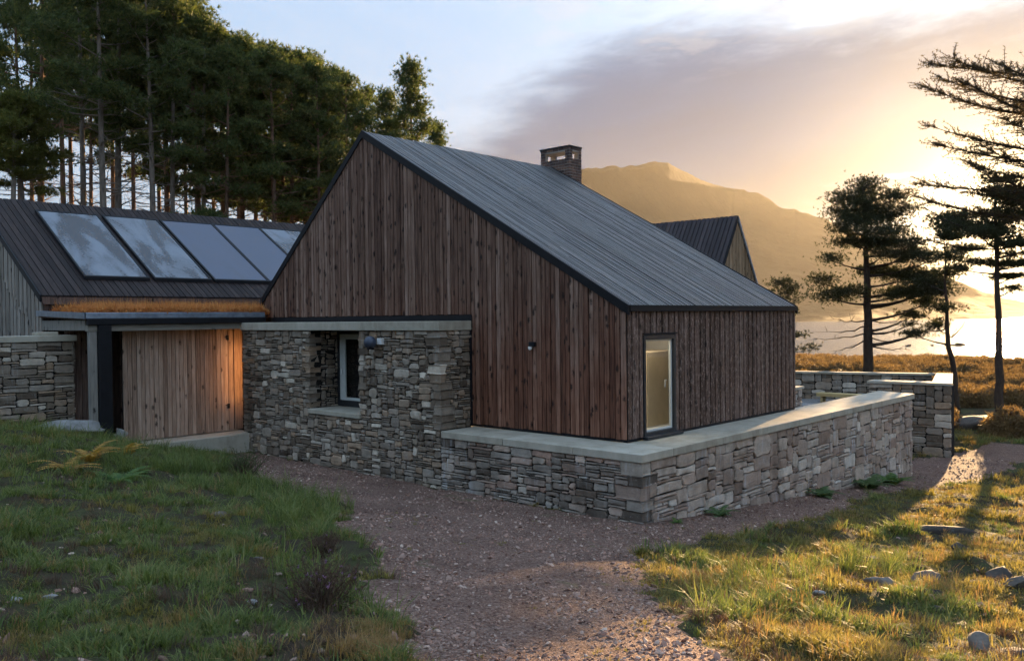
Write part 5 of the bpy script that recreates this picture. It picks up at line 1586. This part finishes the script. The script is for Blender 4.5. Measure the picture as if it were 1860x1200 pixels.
# ------------------------------------------------------------------ single plants and rocks
def rock(name, label, loc, size, mat_, seed, rz=0, cat='rock', group='rocks lying in the grass', sink=.3, tilt=(0, 0)):
    rng_ = np.random.default_rng(seed); bm = bmesh.new(); bmesh.ops.create_icosphere(bm, subdivisions=3, radius=1)
    P0 = np.array([v.co[:] for v in bm.verts])
    for k in range(16):
        n_ = rng_.normal(size=3); n_ /= np.linalg.norm(n_); d = P0 @ n_; c = rng_.uniform(.42, .75)
        P0 = P0 - np.outer(np.maximum(d - c, 0) * .97, n_)
    P0 = P0 * (1 + (fbm(P0[:, 0] * 3 + 7, P0[:, 1] * 3 + P0[:, 2] * 2 + 5, seed, 3) - .5)[:, None] * .34)
    size = tuple(q * (.76 if size[0] < 1.2 else 1) for q in size)
    P0 = P0 / np.abs(P0).max(0) * np.array(size) / 2
    for v, p in zip(bm.verts, P0): v.co = Vector(p)
    me = bpy.data.meshes.new(name); bm.to_mesh(me); bm.free()
    o = link(name, me, M[mat_], None, True); o.location = (loc[0], loc[1], float(gz(loc[0], loc[1])) + size[2] * (.42 - sink)); o.rotation_euler = (tilt[0], tilt[1], rz)
    return tag(o, label, cat, group)


ROCKS = [('long pale rock leaning in the sunlit grass', (-2.69, -5.81), (.62, .26, .26), 'field_rock', R(-60), .2, (.1, .25)),
         ('grey boulder with pale top just right of the leaning rock', (-2.0, -6.15), (.75, .5, .42), 'field_rock', R(-30), .35, (0, 0)),
         ('dark brown rock below the pale topped boulder', (-2.95, -6.37), (.85, .35, .28), 'dark_rock', R(-45), .3, (0, .1)),
         ('rounded brown boulder near the bottom right corner', (-5.48, -7.61), (.40, .33, .30), 'field_rock', R(-20), .25, (0, 0)),
         ('flat grey stone in the grass near the path', (-4.56, -5.37), (.42, .25, .10), 'field_rock', R(-40), .3, (0, 0)),
         ('small whitish stone beside the flat grey one', (-4.35, -5.64), (.27, .17, .11), 'pale_stone', R(-60), .25, (0, 0)),
         ('round dark stone beyond the boulders', (1.76, -5.58), (.42, .36, .32), 'dark_rock', 0, .3, (0, 0)),
         ('dark peat hummock in the sunlit grass', (3.33, -4.91), (1.5, .8, .34), 'dark_rock', R(-50), .35, (0, 0)),
         ('mossy boulder at the right edge above the dark rocks', (-.54, -6.67), (.62, .5, .42), 'dark_rock', R(10), .3, (0, 0)),
         ('brown rock cut by the right edge', (-1.3, -7.09), (.6, .45, .3), 'dark_rock', R(-50), .3, (0, 0)),
         ('small pale stone close to the gravel by the long wall', (2.82, -4.02), (.32, .2, .16), 'field_rock', R(10), .3, (0, 0)),
         ('flat reddish stone above the rounded boulder', (-3.68, -6.76), (.36, .24, .10), 'field_rock', R(-70), .3, (0, 0)),
         ('grey stone just above the rounded boulder', (-4.13, -7.12), (.3, .2, .13), 'field_rock', R(-10), .3, (0, 0)),
         ('flat stone beside the rounded boulder at the right', (-5.2, -7.85), (.36, .26, .11), 'field_rock', R(-60), .3, (0, 0)),
         ('domed grey stone on the left bank among green grass', (-7.92, 1.5), (.36, .28, .16), 'field_rock', R(-40), .3, (0, 0)),
         ('pinkish flat slab stone low on the left bank', (-11.34, -2.87), (.22, .15, .05), 'field_rock', R(-40), .2, (0, .1)),
         ('pair-sized pale flat stone on the bare left bank', (-11.42, -2.22), (.19, .13, .05), 'pale_stone', R(-30), .2, (0, 0)),
         ('whitish stone at the left edge of the bank', (-11.71, -2.32), (.16, .12, .06), 'pale_stone', R(-60), .25, (0, 0)),
         ('small pale stone left of the heather', (-10.26, -3.33), (.14, .10, .07), 'pale_stone', R(-10), .25, (0, 0)),
         ('flat stone below the ferns', (-9.43, 3.14), (.3, .2, .08), 'field_rock', R(-40), .25, (0, 0)),
         ('greenish stone in the middle of the left bank', (-8.94, -1.22), (.22, .14, .08), 'field_rock', R(-60), .25, (0, 0)),
         ('grey stone on the left bank between fern and bare soil', (-10.32, -.84), (.16, .13, .08), 'field_rock', R(-20), .25, (0, 0)),
         ('grey rock hump in the brown bushes beyond the courtyard wall', (28.0, .4), (2.6, 1.6, 1.3), 'field_rock', R(-20), .3, (0, 0))]
for i, (lab, loc, size, m_, rz, sink, tl_) in enumerate(ROCKS): rock('rock', lab, loc, size, m_, 40 + i, rz, sink=sink, tilt=tl_)
for i, (x, y, s) in enumerate(((191.3, 54.6, 1.5), (196.5, 51.0, 1.1), (199, 48.6, 1.3), (199.8, 47.6, 1.2), (200.4, 46.2, 2.6))):
    o = rock('skerry', ('dark skerry farthest left in the bright water', 'second small skerry in the bright water', 'third dark skerry in the bright water', 'small skerry touching the long one', 'long low skerry beside the bent trunk')[i], (x, y), (s, s * .6, s * .45), 'dark_rock', 90 + i, R(-60), group='skerries in the loch')
    o.location.z = WATER_Z + .15
# pale slabs by the porch post
o = rock('pale_boulder', 'large pale flat boulder by the porch post', (-5.75, 12.9), (2.0, .9, .42), 'pale_stone', 71, R(-10), group=None, sink=.1); o.location.z = -.08
o = rock('pale_boulder', 'smaller pale boulder just right of the porch post', (-4.45, 13.0), (.5, .4, .34), 'pale_stone', 72, R(20), group=None, sink=.1); o.location.z = -.4


def frond_plant(name, label, cat, loc, seed, mat_, nf, L, leaf, group=None, rise=1.1):
    """fern: arching fronds with paired leaflets"""
    rng_ = np.random.default_rng(seed); mb = MB(); V = []
    t = thing(name, label, cat, group, (loc[0], loc[1], float(gz(*loc)) - .01))
    for i in range(nf):
        az = i * 2.4 + rng_.normal() * .3; l = L * rng_.uniform(.7, 1.15)
        bp = curve_branch((0, 0, 0), az, l, rise + rng_.normal() * .12, -.25, 8, rng_, .05)
        mb.tube(bp, [.008 * (1 - .1 * k) for k in range(9)], 4, False)
        for k in range(1, 9):
            for sd in (-1, 1):
                for h in (0, .5):
                    p = bp[k - 1] + (bp[k] - bp[k - 1]) * (1 - h); d = bp[k] - bp[k - 1]; d /= np.linalg.norm(d)
                    s = np.cross(d, [0, 0, 1.]) * sd; s /= np.linalg.norm(s) + 1e-9
                    ll = leaf * (1.05 - .11 * k) * rng_.uniform(.8, 1.15); q = p + s * ll + d * ll * .45 - np.array([0, 0, ll * .15])
                    V += [p - d * leaf * .09, p + d * leaf * .12, q]
    mb.build('stalks', M[mat_], t); link('fronds', tri_mesh('fronds', np.array(V)), M[mat_], t)
    return t


frond_plant('fern', 'golden bracken fern glowing near the porch post', 'fern', (-7.6, 6.9), 21, 'fern_gold', 9, .72, .2, 'ferns on the left bank')
frond_plant('fern', 'rust and gold fern lower on the bank, left of the green one', 'fern', (-8.45, 5.6), 22, 'fern_gold', 8, .65, .19, 'ferns on the left bank', .7)
frond_plant('fern', 'green fern below the golden ones', 'fern', (-7.75, 5.2), 23, 'fern_green', 10, .68, .2, 'ferns on the left bank', .8)
frond_plant('fern', 'small rusty fern right of the others by the long grass', 'fern', (-6.6, 7.6), 24, 'fern_gold', 6, .6, .18, 'ferns on the left bank')
frond_plant('weed', 'dark leafy weed at the foot of the long wall, nearest its middle', 'plant', (6.3, -1.35), 31, 'dock_leaf', 9, .55, .24, 'weeds at the foot of the walls', .8)
frond_plant('weed', 'bushy weed at the foot of the long wall near its far end', 'plant', (9.2, -1.4), 32, 'dock_leaf', 12, .7, .28, 'weeds at the foot of the walls', .9)
frond_plant('weed', 'weed farthest along the foot of the long wall', 'plant', (10.9, -1.4), 33, 'fern_green', 12, .7, .26, 'weeds at the foot of the walls', .9)
frond_plant('weed', 'low weed at the foot of the long wall near the corner', 'plant', (1.3, -1.3), 34, 'dock_leaf', 8, .42, .16, 'weeds at the foot of the walls', .7)
frond_plant('weed', 'small green weed at the stone corner', 'plant', (-.25, -1.25), 35, 'fern_green', 6, .2, .08, 'weeds at the foot of the walls', .7)


def shrub(name, label, cat, loc, seed, mat_, R_, H, n, bloom=0, group=None):
    rng_ = np.random.default_rng(seed); mb = MB(); tips = []
    t = thing(name, label, cat, group, (loc[0], loc[1], float(gz(*loc)) - .02))
    for i in range(n):
        bp = curve_branch((rng_.normal() * R_ * .2, rng_.normal() * R_ * .2, 0), rng_.uniform(0, 6.28), math.hypot(R_, H) * rng_.uniform(.5, 1), R(rng_.uniform(25, 80)), R(rng_.uniform(20, 80)), 4, rng_, .3)
        mb.tube(bp, [.006, .005, .004, .003, .002], 3, False); tips += [bp[2], bp[3], bp[4], (bp[3] + bp[4]) / 2]
    mb.build('twigs', M['heather_twigs'], t)
    link('foliage', tri_mesh('foliage', needles(rng_, np.array(tips), 7, .035, .007, .5)), M[mat_], t)
    if bloom:
        link('flowers', tri_mesh('flowers', needles(rng_, np.array(tips)[rng_.choice(len(tips), bloom, False)], 9, .022, .014, .3)), M['heather_bloom'], t)
    return t


shrub('heather', 'heather bush with purple flowers at the path edge', 'heather', (-9.75, -3.55), 51, 'heather_twigs', .36, .34, 130, 26)
shrub('heather', 'dark heather bush with pale tips behind the flowering one', 'heather', (-8.15, -1.3), 52, 'heather_twigs', .24, .24, 80, 10)
shrub('heather', 'dark bush between the long grass and the gravel', 'heather', (-4.75, 6.3), 53, 'dock_leaf', .5, .5, 160, 0)
shrub('dead_stalk', 'dead reddish stalk standing at the gravel edge by the long wall', 'plant', (-.51, -3.3), 54, 'bracken_brown', .18, .5, 12, 0)

# ------------------------------------------------------------------ haze
me = MB().box(-430, 2620, -1750, 2000, -16, MTOP + 12)
hz = me.build('haze', None)
hm = bpy.data.materials.new('haze'); hm.use_nodes = True
hk = NT(hm.node_tree); hm.node_tree.nodes.remove(hm.node_tree.nodes['Principled BSDF'])
pv = hk.new('ShaderNodeVolumePrincipled'); pv.inputs['Color'].default_value = (.97, .89, .74, 1); pv.inputs['Density'].default_value = HAZE_DENSITY; pv.inputs['Anisotropy'].default_value = .42
hk.put(hm.node_tree.nodes['Material Output'].inputs['Volume'], pv.outputs[0])
hz.data.materials.append(hm)
pv.inputs['Density Attribute'].default_value = ''; pv.inputs['Temperature Attribute'].default_value = ''; pv.inputs['Color Attribute'].default_value = ''
hm.cycles.homogeneous_volume = True
tag(hz, 'golden morning haze over loch and mountain', kind='stuff')
